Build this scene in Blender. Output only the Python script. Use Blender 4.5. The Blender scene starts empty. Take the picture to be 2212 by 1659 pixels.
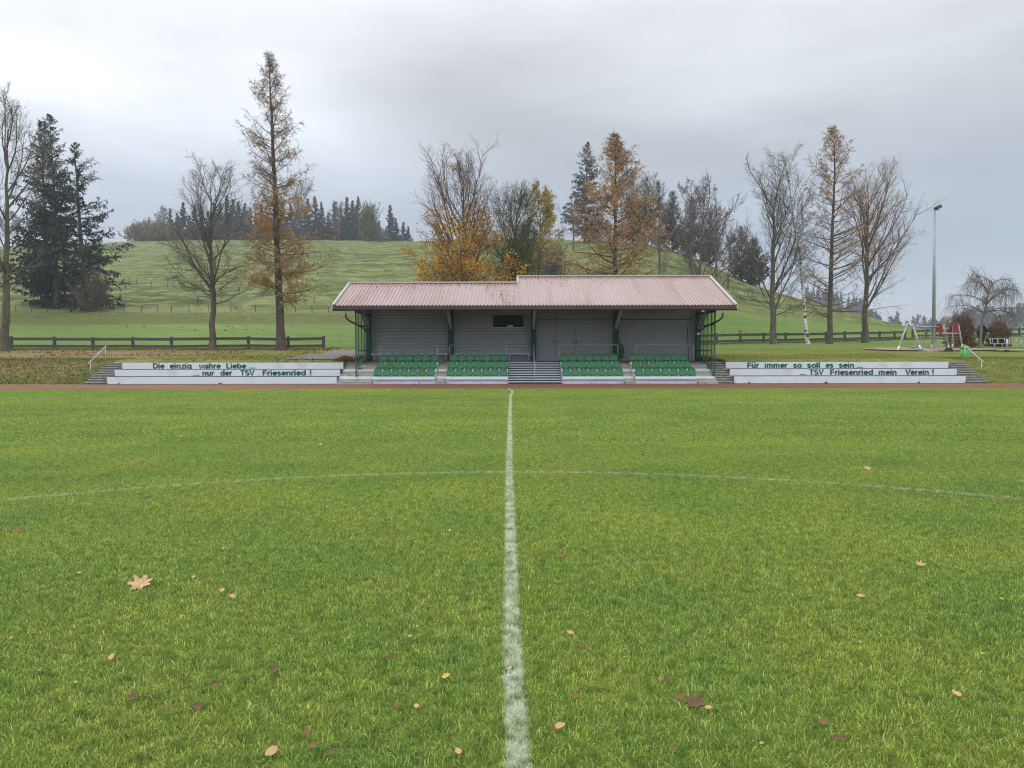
import bpy, math, random
import numpy as np
from mathutils import Vector, Matrix
R = math.radians
rng = np.random.default_rng(7)
random.seed(7)
S = bpy.context.scene
COL = S.collection

# ------------------------------------------------------------------ camera
F_PX, CX, CY, CAMH = 1662.0, 1106.0, 829.5, 1.65      # photograph measured at 2212 x 1659
PITCH = math.atan((829.5 - 760.0) / F_PX)
cam = bpy.data.cameras.new("camera"); camo = bpy.data.objects.new("camera", cam); COL.objects.link(camo)
cam.sensor_width = 36.0; cam.lens = 36.0 * F_PX / 2212.0
cam.clip_start = 0.05; cam.clip_end = 6000
camo.location = (0, 0, CAMH)
camo.rotation_euler = (R(90) - PITCH, R(0.07), 0)
S.camera = camo

# ------------------------------------------------------------------ sky, sun, exposure
SUN_AZ, SUN_EL = -32.0, 30.0          # degrees left of the view axis, elevation
w = bpy.data.worlds.new("World"); S.world = w; w.use_nodes = True
nt = w.node_tree; N = nt.nodes; L = nt.links; N.clear()
def nd(tree, typ, **kw):
    n = tree.nodes.new(typ)
    for k, v in kw.items():
        if k.startswith('i_'): n.inputs[int(k[2:])].default_value = v
        else: setattr(n, k, v)
    return n
out = nd(nt, 'ShaderNodeOutputWorld'); bg = nd(nt, 'ShaderNodeBackground')
sky = nd(nt, 'ShaderNodeTexSky', sky_type='NISHITA', sun_disc=False)
sky.sun_elevation = R(SUN_EL); sky.sun_rotation = R(SUN_AZ)
skym = nd(nt, 'ShaderNodeVectorMath', operation='SCALE'); skym.inputs['Scale'].default_value = 0.1
L.new(sky.outputs[0], skym.inputs[0])
tc = nd(nt, 'ShaderNodeTexCoord')
sep = nd(nt, 'ShaderNodeSeparateXYZ'); L.new(tc.outputs['Generated'], sep.inputs[0])
# cloud base gradient by elevation
rampe = nd(nt, 'ShaderNodeValToRGB'); L.new(sep.outputs['Z'], rampe.inputs[0])
def setramp(rn, stops, interp='LINEAR'):
    r = rn.color_ramp; r.interpolation = interp
    while len(r.elements) > 1: r.elements.remove(r.elements[-1])
    for i, (p, c) in enumerate(stops):
        e = r.elements[0] if i == 0 else r.elements.new(p)
        e.position = p; e.color = (*c, 1) if len(c) == 3 else c
setramp(rampe, [(0.0, (.58, .66, .74)), (0.07, (.56, .64, .74)), (0.13, (.42, .50, .62)), (0.22, (.49, .54, .61)),
                (0.31, (.65, .68, .72)), (0.44, (.68, .71, .75)), (0.6, (2.4, 2.46, 2.52)), (1.0, (4.3, 4.36, 4.42))], 'B_SPLINE')
mp = nd(nt, 'ShaderNodeMapping'); mp.inputs['Scale'].default_value = (1.0, 1.0, 3.4); mp.inputs['Location'].default_value = (3.3, 1.7, 0.4)
L.new(tc.outputs['Generated'], mp.inputs[0])
nz = nd(nt, 'ShaderNodeTexNoise'); nz.inputs['Scale'].default_value = 2.7; nz.inputs['Detail'].default_value = 6; nz.inputs['Roughness'].default_value = .47
L.new(mp.outputs[0], nz.inputs[0])
mrn = nd(nt, 'ShaderNodeMapRange'); L.new(nz.outputs[0], mrn.inputs[0])
for k, v in zip((1, 2, 3, 4), (.3, .7, .82, 1.16)): mrn.inputs[k].default_value = v
# glow of the hidden sun behind cloud
def glow(az, el, power, gain):
    vd = nd(nt, 'ShaderNodeVectorMath', operation='DOT_PRODUCT')
    nrm = nd(nt, 'ShaderNodeVectorMath', operation='NORMALIZE'); L.new(tc.outputs['Generated'], nrm.inputs[0])
    L.new(nrm.outputs[0], vd.inputs[0])
    vd.inputs[1].default_value = (math.sin(R(az)) * math.cos(R(el)), math.cos(R(az)) * math.cos(R(el)), math.sin(R(el)))
    mx = nd(nt, 'ShaderNodeMath', operation='MAXIMUM'); L.new(vd.outputs['Value'], mx.inputs[0]); mx.inputs[1].default_value = 0
    pw = nd(nt, 'ShaderNodeMath', operation='POWER'); L.new(mx.outputs[0], pw.inputs[0]); pw.inputs[1].default_value = power
    ml = nd(nt, 'ShaderNodeMath', operation='MULTIPLY'); L.new(pw.outputs[0], ml.inputs[0]); ml.inputs[1].default_value = gain
    return ml
g1 = glow(-27, 17, 110, .55); g2 = glow(-15, 17, 140, .36); g3 = glow(25, 25, 40, .26); g4 = glow(-38, 14, 90, .6)
def add(a, b):
    n = nd(nt, 'ShaderNodeMath', operation='ADD'); L.new(a.outputs[0], n.inputs[0]); L.new(b.outputs[0], n.inputs[1]); return n
gl = add(add(g1, g2), add(g3, g4))
gn = nd(nt, 'ShaderNodeMath', operation='MULTIPLY'); L.new(gl.outputs[0], gn.inputs[0]); L.new(mrn.outputs[0], gn.inputs[1])
tot = nd(nt, 'ShaderNodeMath', operation='MULTIPLY_ADD'); L.new(gn.outputs[0], tot.inputs[0]); tot.inputs[1].default_value = 1.0; L.new(mrn.outputs[0], tot.inputs[2])
cl = nd(nt, 'ShaderNodeVectorMath', operation='SCALE'); L.new(rampe.outputs[0], cl.inputs[0]); L.new(tot.outputs[0], cl.inputs['Scale'])
mixs = nd(nt, 'ShaderNodeMix', data_type='RGBA'); mixs.inputs[0].default_value = .96
bk = nd(nt, 'ShaderNodeMapRange'); L.new(sep.outputs['Y'], bk.inputs[0])      # unseen sky behind the camera, brightened as added fill for boards and wall
for k, v in zip((1, 2, 3, 4), (.35, -.5, 1.0, 2.3)): bk.inputs[k].default_value = v
cl2 = nd(nt, 'ShaderNodeVectorMath', operation='SCALE'); L.new(cl.outputs[0], cl2.inputs[0]); L.new(bk.outputs[0], cl2.inputs['Scale'])
L.new(skym.outputs[0], mixs.inputs[6]); L.new(cl2.outputs[0], mixs.inputs[7])
L.new(mixs.outputs[2], bg.inputs[0]); bg.inputs[1].default_value = 1.0; L.new(bg.outputs[0], out.inputs[0])
w.cycles.sampling_method = 'MANUAL'; w.cycles.sample_map_resolution = 512

sl = bpy.data.lights.new("sun", 'SUN'); sl.energy = 1.1; sl.angle = R(14); sl.color = (1, .95, .87)
so = bpy.data.objects.new("sun", sl); COL.objects.link(so)
sd = Vector((math.sin(R(SUN_AZ)) * math.cos(R(SUN_EL)), math.cos(R(SUN_AZ)) * math.cos(R(SUN_EL)), math.sin(R(SUN_EL))))
so.rotation_euler = sd.to_track_quat('Z', 'Y').to_euler(); so.location = (-30, 20, 60)
S.view_settings.view_transform = 'Standard'; S.view_settings.look = 'None'
S.view_settings.exposure = 0.0; S.view_settings.gamma = 1.0
S.cycles.max_bounces = 6; S.cycles.diffuse_bounces = 3; S.cycles.glossy_bounces = 3
S.cycles.transparent_max_bounces = 12; S.cycles.volume_bounces = 0; S.cycles.use_denoising = True; S.cycles.denoiser = 'OPENIMAGEDENOISE'; S.cycles.denoising_input_passes = 'RGB_ALBEDO_NORMAL'; S.cycles.denoising_prefilter = 'NONE'; S.cycles.denoising_quality = 'HIGH'
S.cycles.pixel_filter_type = 'BLACKMAN_HARRIS'; S.cycles.filter_width = 1.15
HAZE_DENSITY = 0.00048

# ------------------------------------------------------------------ helpers
def P(px, py, D):
    """point at forward distance D seen at pixel (px, py) of the 2212 px wide photograph"""
    x = (px - CX) / F_PX; y = -(py - CY) / F_PX
    c, s = math.cos(PITCH), math.sin(PITCH)
    dy = c + y * s; dz = -s + y * c
    return Vector((x * D / dy, D, CAMH + dz * D / dy))
def X_at(px, D): return (px - CX) / F_PX * D

def sm(a, b, x):
    t = np.clip((x - a) / (b - a), 0, 1); return t * t * (3 - 2 * t)
def vnoise(x, y, s, seed=0):
    x = np.asarray(x, float) / s + seed * 17.3; y = np.asarray(y, float) / s - seed * 9.1
    xi = np.floor(x); yi = np.floor(y); fx = x - xi; fy = y - yi
    fx = fx * fx * (3 - 2 * fx); fy = fy * fy * (3 - 2 * fy)
    def h(a, b):
        v = np.sin(a * 127.1 + b * 311.7) * 43758.5453; return v - np.floor(v)
    return (h(xi, yi) * (1 - fx) + h(xi + 1, yi) * fx) * (1 - fy) + (h(xi, yi + 1) * (1 - fx) + h(xi + 1, yi + 1) * fx) * fy * 1.0
CR_X = [-900, 0, 130, 283, 500, 870, 1190, 1321, 1403, 1465, 1527, 1601, 1658, 1733, 1834, 1950, 2010, 2080, 2212, 3200]
CR_Y = [545, 535, 530, 523, 521, 523, 519, 525, 532, 547, 572, 607, 629, 649, 679, 706, 718, 733, 736, 738]
CD_X = [-900, 1150, 1230, 1321, 1600, 1834, 1950, 2080, 3200]
CD_Y = [330, 330, 250, 205, 180, 155, 135, 120, 120]
FR_X = [-900, 1500, 1700, 1790, 1850, 1910, 2020, 2060, 2130, 2212, 2500, 3200]
FR_Y = [700, 690, 655, 668, 686, 706, 706, 692, 687, 684, 660, 640]
def zg(X, Y):
    """height of the ground at world X, Y"""
    X = np.asarray(X, float); Y = np.asarray(Y, float); X, Y = np.broadcast_arrays(X, Y)
    Yc = np.maximum(Y, 1.0); px = CX + F_PX * np.clip(X / Yc, -1.2, 1.2)
    cy = np.interp(px, CR_X, CR_Y); cd = np.interp(px, CD_X, CD_Y)
    zc = CAMH + (760 - cy) * cd / F_PX
    right = sm(1180, 1400, px)
    D1 = 64 + 16 * right
    bank = 1.12 * sm(40.3, 43.6, Y)
    plate = bank + .04 * np.maximum(Y - 43.6, 0) + .05 * np.clip((Y - 42), 0, 1.6)
    plate = np.where(Y > D1, bank + .08 + .04 * (D1 - 43.6) + .035 * (Y - D1), plate)
    Db = 115 - 22 * right; zb = 7.6 * (1 - right) + 3.6 * right
    zD1 = 1.2 + .04 * (D1 - 43.6)
    # meadow: gentle, then a short bank in front of the sheep fence (left)
    t = np.clip((Y - D1) / (Db - D1), 0, 1)
    tl = .78 * t + .22 * sm(.84, .95, t)
    tm = tl * (1 - right) + (t ** 1.3) * right
    z = np.where(Y < D1, plate, zD1 + (zb - zD1) * tm)
    s = np.clip((Y - Db) / (cd - Db), 0, 1); s2 = s * 1.25 - .25 * s * s
    zh = zb + (zc - zb) * s2
    low = sm(1900, 2080, px)
    z = np.where(Y > Db, zh, z)
    back = zc - .10 * np.maximum(Y - cd, 0); back = np.maximum(back, np.maximum(zc * .45, 1.5) * (1 - low) + (1.5) * low)
    fy = np.interp(px, FR_X, FR_Y); zf = CAMH + (760 - fy) * 850 / F_PX
    far = back + (np.minimum(zf, 60) - back) * sm(420, 850, Y)
    z = np.where(Y > cd, far, z)
    # small relief
    hs = sm(80, 140, Y)
    z = z + hs * (vnoise(X, Y, 34, 1) - .5) * .9 * (1 - .8 * sm(.85, 1.0, s)) + .06 * (vnoise(X, Y, 2.3, 2) - .5) * sm(42, 46, Y) + sm(106, 122, Y) * (1 - sm(.9, 1, s)) * (.50 * (vnoise(X + 4 * vnoise(X, Y, 6, 21), Y, 5.5, 13) - .5) + .28 * (vnoise(X, Y, 2.9, 14) - .5))
    z = z + hs * (1 - sm(.93, 1, s)) * (.20 * vnoise(X, Y, 17, 12) + .05) * np.sin((Y + 9 * vnoise(X, Y, 11, 4) + .04 * X) * 1.35) * (vnoise(X, Y, 9, 6))
    # under the spectator stand the ground is cut down to its floor
    inst = (X > -9.4) & (X < 11.9) & (Y < 50.6); z = np.where(inst & (Y > 39.9), np.minimum(z, .98), z)
    z = np.where(inst & (Y > 39.9) & (Y < 44.4), -.1, z)
    wing = ((X > -22.2) & (X < 24.75)) & (Y < 42.3); z = np.where(wing & (Y > 39.9), -.1, z)
    z = np.where(((X > -22.2) & (X < 24.75)) & (Y >= 42.3) & (Y < 43.7) & ~inst, np.maximum(z, 1.06), z)
    return np.where(Y < 40.0, -.03, z)
def zgs(x, y): return float(zg(x, y))

class MB:
    """collects geometry for ONE mesh"""
    def __init__(s): s.v = []; s.f = []; s.n = 0
    def addv(s, v, faces):
        v = np.asarray(v, float).reshape(-1, 3); s.v.append(v)
        for f in faces:
            f = np.asarray(f, int)
            s.f.append(f + s.n)
        s.n += len(v); return s
    def poly(s, pts):
        return s.addv(pts, [np.arange(len(pts))[None]])
    def box(s, x0, x1, y0, y1, z0, z1, M=None):
        v = np.array([(x, y, z) for x in (x0, x1) for y in (y0, y1) for z in (z0, z1)], float)
        if M is not None: v = np.array([tuple(M @ Vector(p)) for p in v])
        f = np.array([(0, 1, 3, 2), (4, 6, 7, 5), (0, 4, 5, 1), (2, 3, 7, 6), (0, 2, 6, 4), (1, 5, 7, 3)])
        return s.addv(v, [f])
    def bar(s, a, b, wx, wy, up=(0, 0, 1)):
        """rectangular bar from a to b, width wx (sideways), wy (along up)"""
        a = np.array(a, float); b = np.array(b, float); d = b - a; d /= np.linalg.norm(d)
        up = np.array(up, float); sx = np.cross(d, up)
        if np.linalg.norm(sx) < 1e-4: sx = np.cross(d, (0, 1, 0))
        sx /= np.linalg.norm(sx); u = np.cross(sx, d)
        v = []
        for p in (a, b):
            for i, j in ((-1, -1), (1, -1), (1, 1), (-1, 1)): v.append(p + sx * i * wx / 2 + u * j * wy / 2)
        f = np.array([(3, 2, 1, 0), (4, 5, 6, 7), (0, 1, 5, 4), (1, 2, 6, 5), (2, 3, 7, 6), (3, 0, 4, 7)])
        return s.addv(v, [f])
    def tubes(s, pts, rad, n=3, cap=False):
        """pts (M,K,3), rad (M,K): M tubes in one go"""
        pts = np.asarray(pts, float); rad = np.asarray(rad, float)
        if pts.ndim == 2: pts = pts[None]; rad = rad[None]
        M, K, _ = pts.shape
        if M == 0: return s
        d = pts[:, -1] - pts[:, 0]; d /= np.maximum(np.linalg.norm(d, axis=1, keepdims=True), 1e-9)
        ref = np.where(np.abs(d[:, 2:3]) > .8, np.array([[1., 0, 0]]), np.array([[0, 0, 1.]]))
        tan = np.gradient(pts, axis=1) if K > 1 else d[:, None]
        tan /= np.maximum(np.linalg.norm(tan, axis=2, keepdims=True), 1e-9)
        a = np.cross(tan, ref[:, None]); a /= np.maximum(np.linalg.norm(a, axis=2, keepdims=True), 1e-9)
        b = np.cross(tan, a)
        th = np.arange(n) * 2 * math.pi / n
        v = pts[:, :, None] + rad[:, :, None, None] * (a[:, :, None] * np.cos(th)[None, None, :, None] + b[:, :, None] * np.sin(th)[None, None, :, None])
        base = (np.arange(M) * K * n)[:, None, None] + (np.arange(K - 1) * n)[None, :, None]
        i = np.arange(n); j = (i + 1) % n
        q = np.stack([base + i, base + j, base + j + n, base + i + n], -1).reshape(-1, 4)
        fs = [q]
        if cap:
            fs.append((np.arange(M) * K * n)[:, None] + i[::-1][None]); fs.append((np.arange(M) * K * n + (K - 1) * n)[:, None] + i[None])
        return s.addv(v.reshape(-1, 3), fs)
    def tube(s, pts, r, n=8, cap=True):
        pts = np.array([tuple(p) for p in pts], float)
        rad = np.full(len(pts), r, float) if np.isscalar(r) else np.array(r, float)
        return s.tubes(pts, rad, n, cap)
    def quads(s, c, u, v):
        """M quads with centres c, half axes u, v"""
        vv = np.stack([c - u - v, c + u - v, c + u + v, c - u + v], 1)
        m = len(c)
        return s.addv(vv.reshape(-1, 3), [np.arange(m * 4).reshape(m, 4)])
    def mesh(s, name, mat, origin=(0, 0, 0), smooth=False):
        me = bpy.data.meshes.new(name)
        v = np.concatenate(s.v) - np.array(origin, float) if s.v else np.zeros((0, 3))
        me.vertices.add(len(v)); me.vertices.foreach_set('co', v.astype(np.float32).ravel())
        tot = np.concatenate([np.full(len(f), f.shape[1], np.int32) for f in s.f]) if s.f else np.zeros(0, np.int32)
        idx = np.concatenate([f.ravel() for f in s.f]).astype(np.int32) if s.f else np.zeros(0, np.int32)
        me.loops.add(len(idx)); me.loops.foreach_set('vertex_index', idx)
        me.polygons.add(len(tot)); st = np.zeros(len(tot), np.int32); st[1:] = np.cumsum(tot)[:-1]
        me.polygons.foreach_set('loop_start', st); me.polygons.foreach_set('loop_total', tot)
        me.polygons.foreach_set('use_smooth', np.full(len(tot), smooth, bool))
        me.update(calc_edges=True)
        if mat is not None: me.materials.append(mat)
        return me
    def obj(s, name, mat, parent=None, smooth=False, origin=None, bevel=0):
        if parent is not None:
            r = parent
            while r.parent: r = r.parent
            org = tuple(r.location)
        else: org = origin or (0, 0, 0)
        o = bpy.data.objects.new(name, s.mesh(name, mat, org, smooth)); COL.objects.link(o)
        if parent is not None: o.parent = parent
        else: o.location = org
        if bevel:
            m = o.modifiers.new('bevel', 'BEVEL'); m.width = bevel; m.segments = 2; m.limit_method = 'ANGLE'
        return o

def tag(o, label=None, cat=None, group=None, kind=None):
    if label: o['label'] = label
    if cat: o['category'] = cat
    if group: o['group'] = group
    if kind: o['kind'] = kind
    return o
def thing(name, label, cat, loc=(0, 0, 0), group=None):
    o = bpy.data.objects.new(name, None); COL.objects.link(o); o.location = loc; o.empty_display_size = .2
    return tag(o, label, cat, group)
def copy_tree(o, parent=None):
    c = o.copy(); COL.objects.link(c); c.parent = parent
    for ch in o.children: copy_tree(ch, c)
    return c

# ------------------------------------------------------------------ materials
MATS = {}
def mat(name, c1, c2=None, scale=3.0, rough=.7, bump=0.0, bscale=None, spec=.3, metal=0, stretch=(1, 1, 1), island=0.0, coords='Object', detail=5, c3=None, c3scale=.3, c3amt=(.55, .75), trans=0):
    if name in MATS: return MATS[name]
    m = bpy.data.materials.new(name); m.use_nodes = True; t = m.node_tree; t.nodes.clear(); K = t.links
    o = nd(t, 'ShaderNodeOutputMaterial'); b = nd(t, 'ShaderNodeBsdfPrincipled'); K.new(b.outputs[0], o.inputs[0])
    b.inputs['Roughness'].default_value = rough; b.inputs['Metallic'].default_value = metal; b.inputs['Specular IOR Level'].default_value = spec
    c2 = c2 or tuple(x * .82 for x in c1)
    tcn = nd(t, 'ShaderNodeTexCoord'); mpn = nd(t, 'ShaderNodeMapping'); mpn.inputs['Scale'].default_value = stretch
    K.new(tcn.outputs[coords], mpn.inputs[0])
    n = nd(t, 'ShaderNodeTexNoise'); n.inputs['Scale'].default_value = scale; n.inputs['Detail'].default_value = detail; n.inputs['Roughness'].default_value = .6
    K.new(mpn.outputs[0], n.inputs[0])
    r = nd(t, 'ShaderNodeValToRGB'); setramp(r, [(.32, c2), (.68, c1)])
    K.new(n.outputs[0], r.inputs[0]); col = r.outputs[0]
    if island:
        g = nd(t, 'ShaderNodeNewGeometry'); mm = nd(t, 'ShaderNodeMapRange')
        K.new(g.outputs['Random Per Island'], mm.inputs[0]); mm.inputs[3].default_value = 1 - island; mm.inputs[4].default_value = 1 + island
        vs = nd(t, 'ShaderNodeVectorMath', operation='SCALE'); K.new(col, vs.inputs[0]); K.new(mm.outputs[0], vs.inputs['Scale']); col = vs.outputs[0]
    if c3 is not None:
        n3 = nd(t, 'ShaderNodeTexNoise'); n3.inputs['Scale'].default_value = c3scale; n3.inputs['Detail'].default_value = 6; K.new(mpn.outputs[0], n3.inputs[0])
        r3 = nd(t, 'ShaderNodeMapRange'); K.new(n3.outputs[0], r3.inputs[0]); r3.inputs[1].default_value = c3amt[0]; r3.inputs[2].default_value = c3amt[1]
        mx = nd(t, 'ShaderNodeMix', data_type='RGBA'); K.new(r3.outputs[0], mx.inputs[0]); K.new(col, mx.inputs[6]); mx.inputs[7].default_value = (*c3, 1); col = mx.outputs[2]
    K.new(col, b.inputs['Base Color'])
    if bump:
        n2 = nd(t, 'ShaderNodeTexNoise'); n2.inputs['Scale'].default_value = bscale or scale * 3; n2.inputs['Detail'].default_value = 4; K.new(mpn.outputs[0], n2.inputs[0])
        bp = nd(t, 'ShaderNodeBump'); bp.inputs['Strength'].default_value = bump; bp.inputs['Distance'].default_value = .02
        K.new(n2.outputs[0], bp.inputs['Height']); K.new(bp.outputs[0], b.inputs['Normal'])
    if trans:
        tr = nd(t, 'ShaderNodeBsdfTranslucent'); K.new(col, tr.inputs[0]); ms = nd(t, 'ShaderNodeMixShader'); ms.inputs[0].default_value = trans
        K.new(b.outputs[0], ms.inputs[1]); K.new(tr.outputs[0], ms.inputs[2]); K.new(ms.outputs[0], o.inputs[0])
    MATS[name] = m; return m

M_board = mat('white_board', (.60, .64, .68), (.55, .59, .63), 1.2, .45, c3=(.40, .43, .44), c3scale=.9, c3amt=(.60, .85))
M_plank = mat('painted_plank', (.66, .69, .74), (.58, .62, .68), 2, .5)
M_plinth = mat('painted_plinth', (.60, .62, .68), (.50, .52, .58), 1.6, .7, c3=(.30, .30, .30), c3scale=1.3, c3amt=(.62, .8))
M_conc = mat('light_concrete', (.46, .44, .38), (.36, .34, .29), 2.5, .9, .3, c3=(.20, .19, .17), c3scale=1.7, c3amt=(.58, .8))
M_concd = mat('mossy_concrete', (.22, .21, .19), (.11, .105, .10), 2.2, .95, .4, c3=(.40, .39, .36), c3scale=2.5, c3amt=(.62, .75))
M_tread = mat('pale_step_treads', (.40, .385, .35), (.24, .23, .21), 2.2, .9, .3, c3=(.12, .11, .10), c3scale=2.2, c3amt=(.52, .66))  # treads in a paler tone than the risers, with dark patches
M_green = mat('green_painted_steel', (.008, .085, .045), (.006, .065, .035), 2, .4, spec=.5)
M_dgreen = mat('dark_green_timber', (.006, .060, .030), (.005, .045, .022), 2, .6)
M_wall = mat('grey_siding', (.34, .35, .36), (.29, .30, .31), 1.5, .8, stretch=(1, 1, 6))
M_brace = mat('weathered_beam', (.42, .45, .46), (.33, .36, .37), 4, .8)
M_dark = mat('dark_timber', (.025, .022, .024), (.015, .013, .014), 2, .7)
M_fascia = mat('brown_fascia', (.085, .050, .052), (.050, .032, .036), .8, .5, c3=(.14, .065, .05), c3scale=.5, c3amt=(.6, .75))
M_roof = mat('red_sheet_roof', (.43, .32, .31), (.36, .25, .24), .35, .30, spec=1.0, c3=(.30, .17, .15), c3scale=.5, c3amt=(.50, .74), stretch=(2.2, .3, .3))
M_ridge = mat('grey_ridge_metal', (.50, .42, .42), (.42, .36, .36), 1, .4, spec=.6)
M_galv = mat('galvanised_steel', (.42, .46, .50), (.33, .37, .41), 5, .38, metal=.6)
M_seat = mat('green_plastic', (.014, .155, .060), (.011, .125, .048), 2, .38, spec=.45)
M_seatf = mat('faded_green_plastic', (.045, .145, .022), (.030, .12, .022), 2, .5, spec=.4)
M_fence = mat('weathered_fence_wood', (.085, .082, .085), (.045, .043, .045), 1.6, .85, .3, stretch=(1, 1, 7))
M_text = mat('green_lettering', (.006, .10, .060), rough=.5)
M_stripe = mat('stair_plate', (.46, .49, .52), (.36, .39, .42), 3, .5)
M_stripd = mat('stair_riser', (.010, .05, .04), rough=.6)
M_black = mat('black_rubber', (.012, .012, .013), rough=.6)
M_white = mat('white_plastic', (.7, .7, .66), rough=.5)
M_bark = mat('grey_brown_bark', (.135, .115, .085), (.055, .048, .038), 4, .95, .8, 9, stretch=(1, 1, .35), c3=(.11, .125, .06), c3scale=.6, c3amt=(.5, .7))
M_barkd = mat('larch_bark', (.12, .095, .075), (.05, .040, .033), 5, .95, .8, 9, stretch=(1, 1, .3))
M_twig = mat('bare_twig', (.145, .12, .095), (.095, .08, .065), 1.5, .9)
M_twigp = mat('pale_twig', (.20, .18, .16), (.13, .115, .10), 1.5, .9)
M_twigo = mat('olive_twig', (.085, .095, .045), (.055, .06, .032), 1.0, .9)
M_twigr = mat('purplish_twig', (.17, .12, .11), (.11, .08, .075), 1.5, .9)
M_larch = mat('amber_larch_needles', (.52, .35, .15), (.36, .225, .095), 1.1, .85, island=.35, trans=.25)
M_larchg = mat('golden_larch_needles', (.58, .37, .18), (.42, .255, .12), .8, .85, island=.35, trans=.3)
M_larchtwig = mat('larch_twig', (.17, .115, .07), (.10, .07, .045), 1.5, .9)
M_maple = mat('autumn_leaves', (.66, .40, .055), (.44, .21, .04), .55, .7, island=.4, trans=.35, c3=(.20, .22, .03), c3scale=.33, c3amt=(.56, .66))
M_yell = mat('yellow_leaves', (.52, .40, .07), (.38, .28, .05), .8, .7, island=.3, trans=.4)
M_olive = mat('olive_leaves', (.15, .16, .045), (.09, .10, .035), .8, .7, island=.3, trans=.3)
M_spruce = mat('spruce_needles', (.022, .036, .020), (.010, .018, .012), .5, .85, island=.4)
M_sprucef = mat('forest_spruce_needles', (.018, .032, .022), (.010, .020, .014), .2, .9, island=.3)
M_brown = mat('withered_leaves', (.13, .065, .035), (.07, .04, .025), 1.1, .85, island=.4)
M_bushleaf = mat('bush_leaves', (.26, .17, .075), (.13, .085, .045), 1.4, .85, island=.4)
M_hedge = mat('hedge_leaves', (.28, .24, .11), (.15, .14, .065), .4, .85, island=.35)
M_log = mat('round_timber', (.42, .39, .36), (.30, .27, .25), 3, .8, .2)
M_red = mat('red_panel', (.22, .016, .022), (.20, .015, .02), 2, .4)
M_bin = mat('green_bin_plastic', (.07, .38, .055), (.05, .30, .045), 2, .45)
M_rust = mat('rusty_collar', (.28, .13, .07), rough=.8)
M_steelb = mat('bluish_pipe', (.30, .38, .55), (.26, .32, .45), 2, .3, metal=.5)
M_barn = mat('barn_timber', (.10, .085, .08), rough=.9)
M_barnroof = mat('barn_roof', (.28, .14, .12), rough=.8)
M_house = mat('house_plaster', (.5, .48, .44), rough=.9)
M_chips = mat('wood_chips', (.34, .25, .17), (.22, .16, .11), 9, .95, .6, 20)
M_gravel = mat('grey_gravel', (.22, .21, .19), (.14, .13, .12), 14, .95, .5, 30)
M_leafp = mat('leaf_pile_leaves', (.26, .11, .055), (.13, .06, .035), 9, .8, island=.5)
M_wire = mat('fence_wire', (.2, .2, .2), rough=.6, metal=.6)
M_mole = mat('dark_soil', (.035, .025, .018), rough=1)
def birch_mat():
    m = mat('birch_bark', (.62, .60, .56), (.50, .48, .44), 6, .8)
    t = m.node_tree; b = [n for n in t.nodes if n.type == 'BSDF_PRINCIPLED'][0]; K = t.links
    old = b.inputs['Base Color'].links[0].from_socket
    n = nd(t, 'ShaderNodeTexNoise'); n.inputs['Scale'].default_value = 2.6; n.inputs['Detail'].default_value = 3
    mpn = nd(t, 'ShaderNodeMapping'); mpn.inputs['Scale'].default_value = (.8, .8, 2.2)
    tcn = nd(t, 'ShaderNodeTexCoord'); K.new(tcn.outputs['Object'], mpn.inputs[0]); K.new(mpn.outputs[0], n.inputs[0])
    r = nd(t, 'ShaderNodeMapRange'); K.new(n.outputs[0], r.inputs[0]); r.inputs[1].default_value = .52; r.inputs[2].default_value = .58
    mx = nd(t, 'ShaderNodeMix', data_type='RGBA'); K.new(r.outputs[0], mx.inputs[0]); K.new(old, mx.inputs[6]); mx.inputs[7].default_value = (.03, .028, .025, 1)
    K.new(mx.outputs[2], b.inputs['Base Color']); return m
M_birch = birch_mat()
def glass_mat():
    m = bpy.data.materials.new('screen_glass'); m.use_nodes = True; t = m.node_tree; t.nodes.clear(); K = t.links
    o = nd(t, 'ShaderNodeOutputMaterial'); a = nd(t, 'ShaderNodeBsdfTransparent'); a.inputs[0].default_value = (.84, .87, .83, 1)
    g = nd(t, 'ShaderNodeBsdfGlossy'); g.inputs['Roughness'].default_value = .08; g.inputs[0].default_value = (.8, .9, .85, 1)
    d = nd(t, 'ShaderNodeBsdfDiffuse'); d.inputs[0].default_value = (.25, .27, .24, 1)
    m1 = nd(t, 'ShaderNodeMixShader'); m1.inputs[0].default_value = .05; K.new(a.outputs[0], m1.inputs[1]); K.new(d.outputs[0], m1.inputs[2])
    m2 = nd(t, 'ShaderNodeMixShader'); m2.inputs[0].default_value = .05
    K.new(m1.outputs[0], m2.inputs[1]); K.new(g.outputs[0], m2.inputs[2]); K.new(m2.outputs[0], o.inputs[0]); return m
M_glass = glass_mat()
M_winglass = mat('window_glass', (.004, .005, .010), rough=.3, spec=.05)

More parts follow.
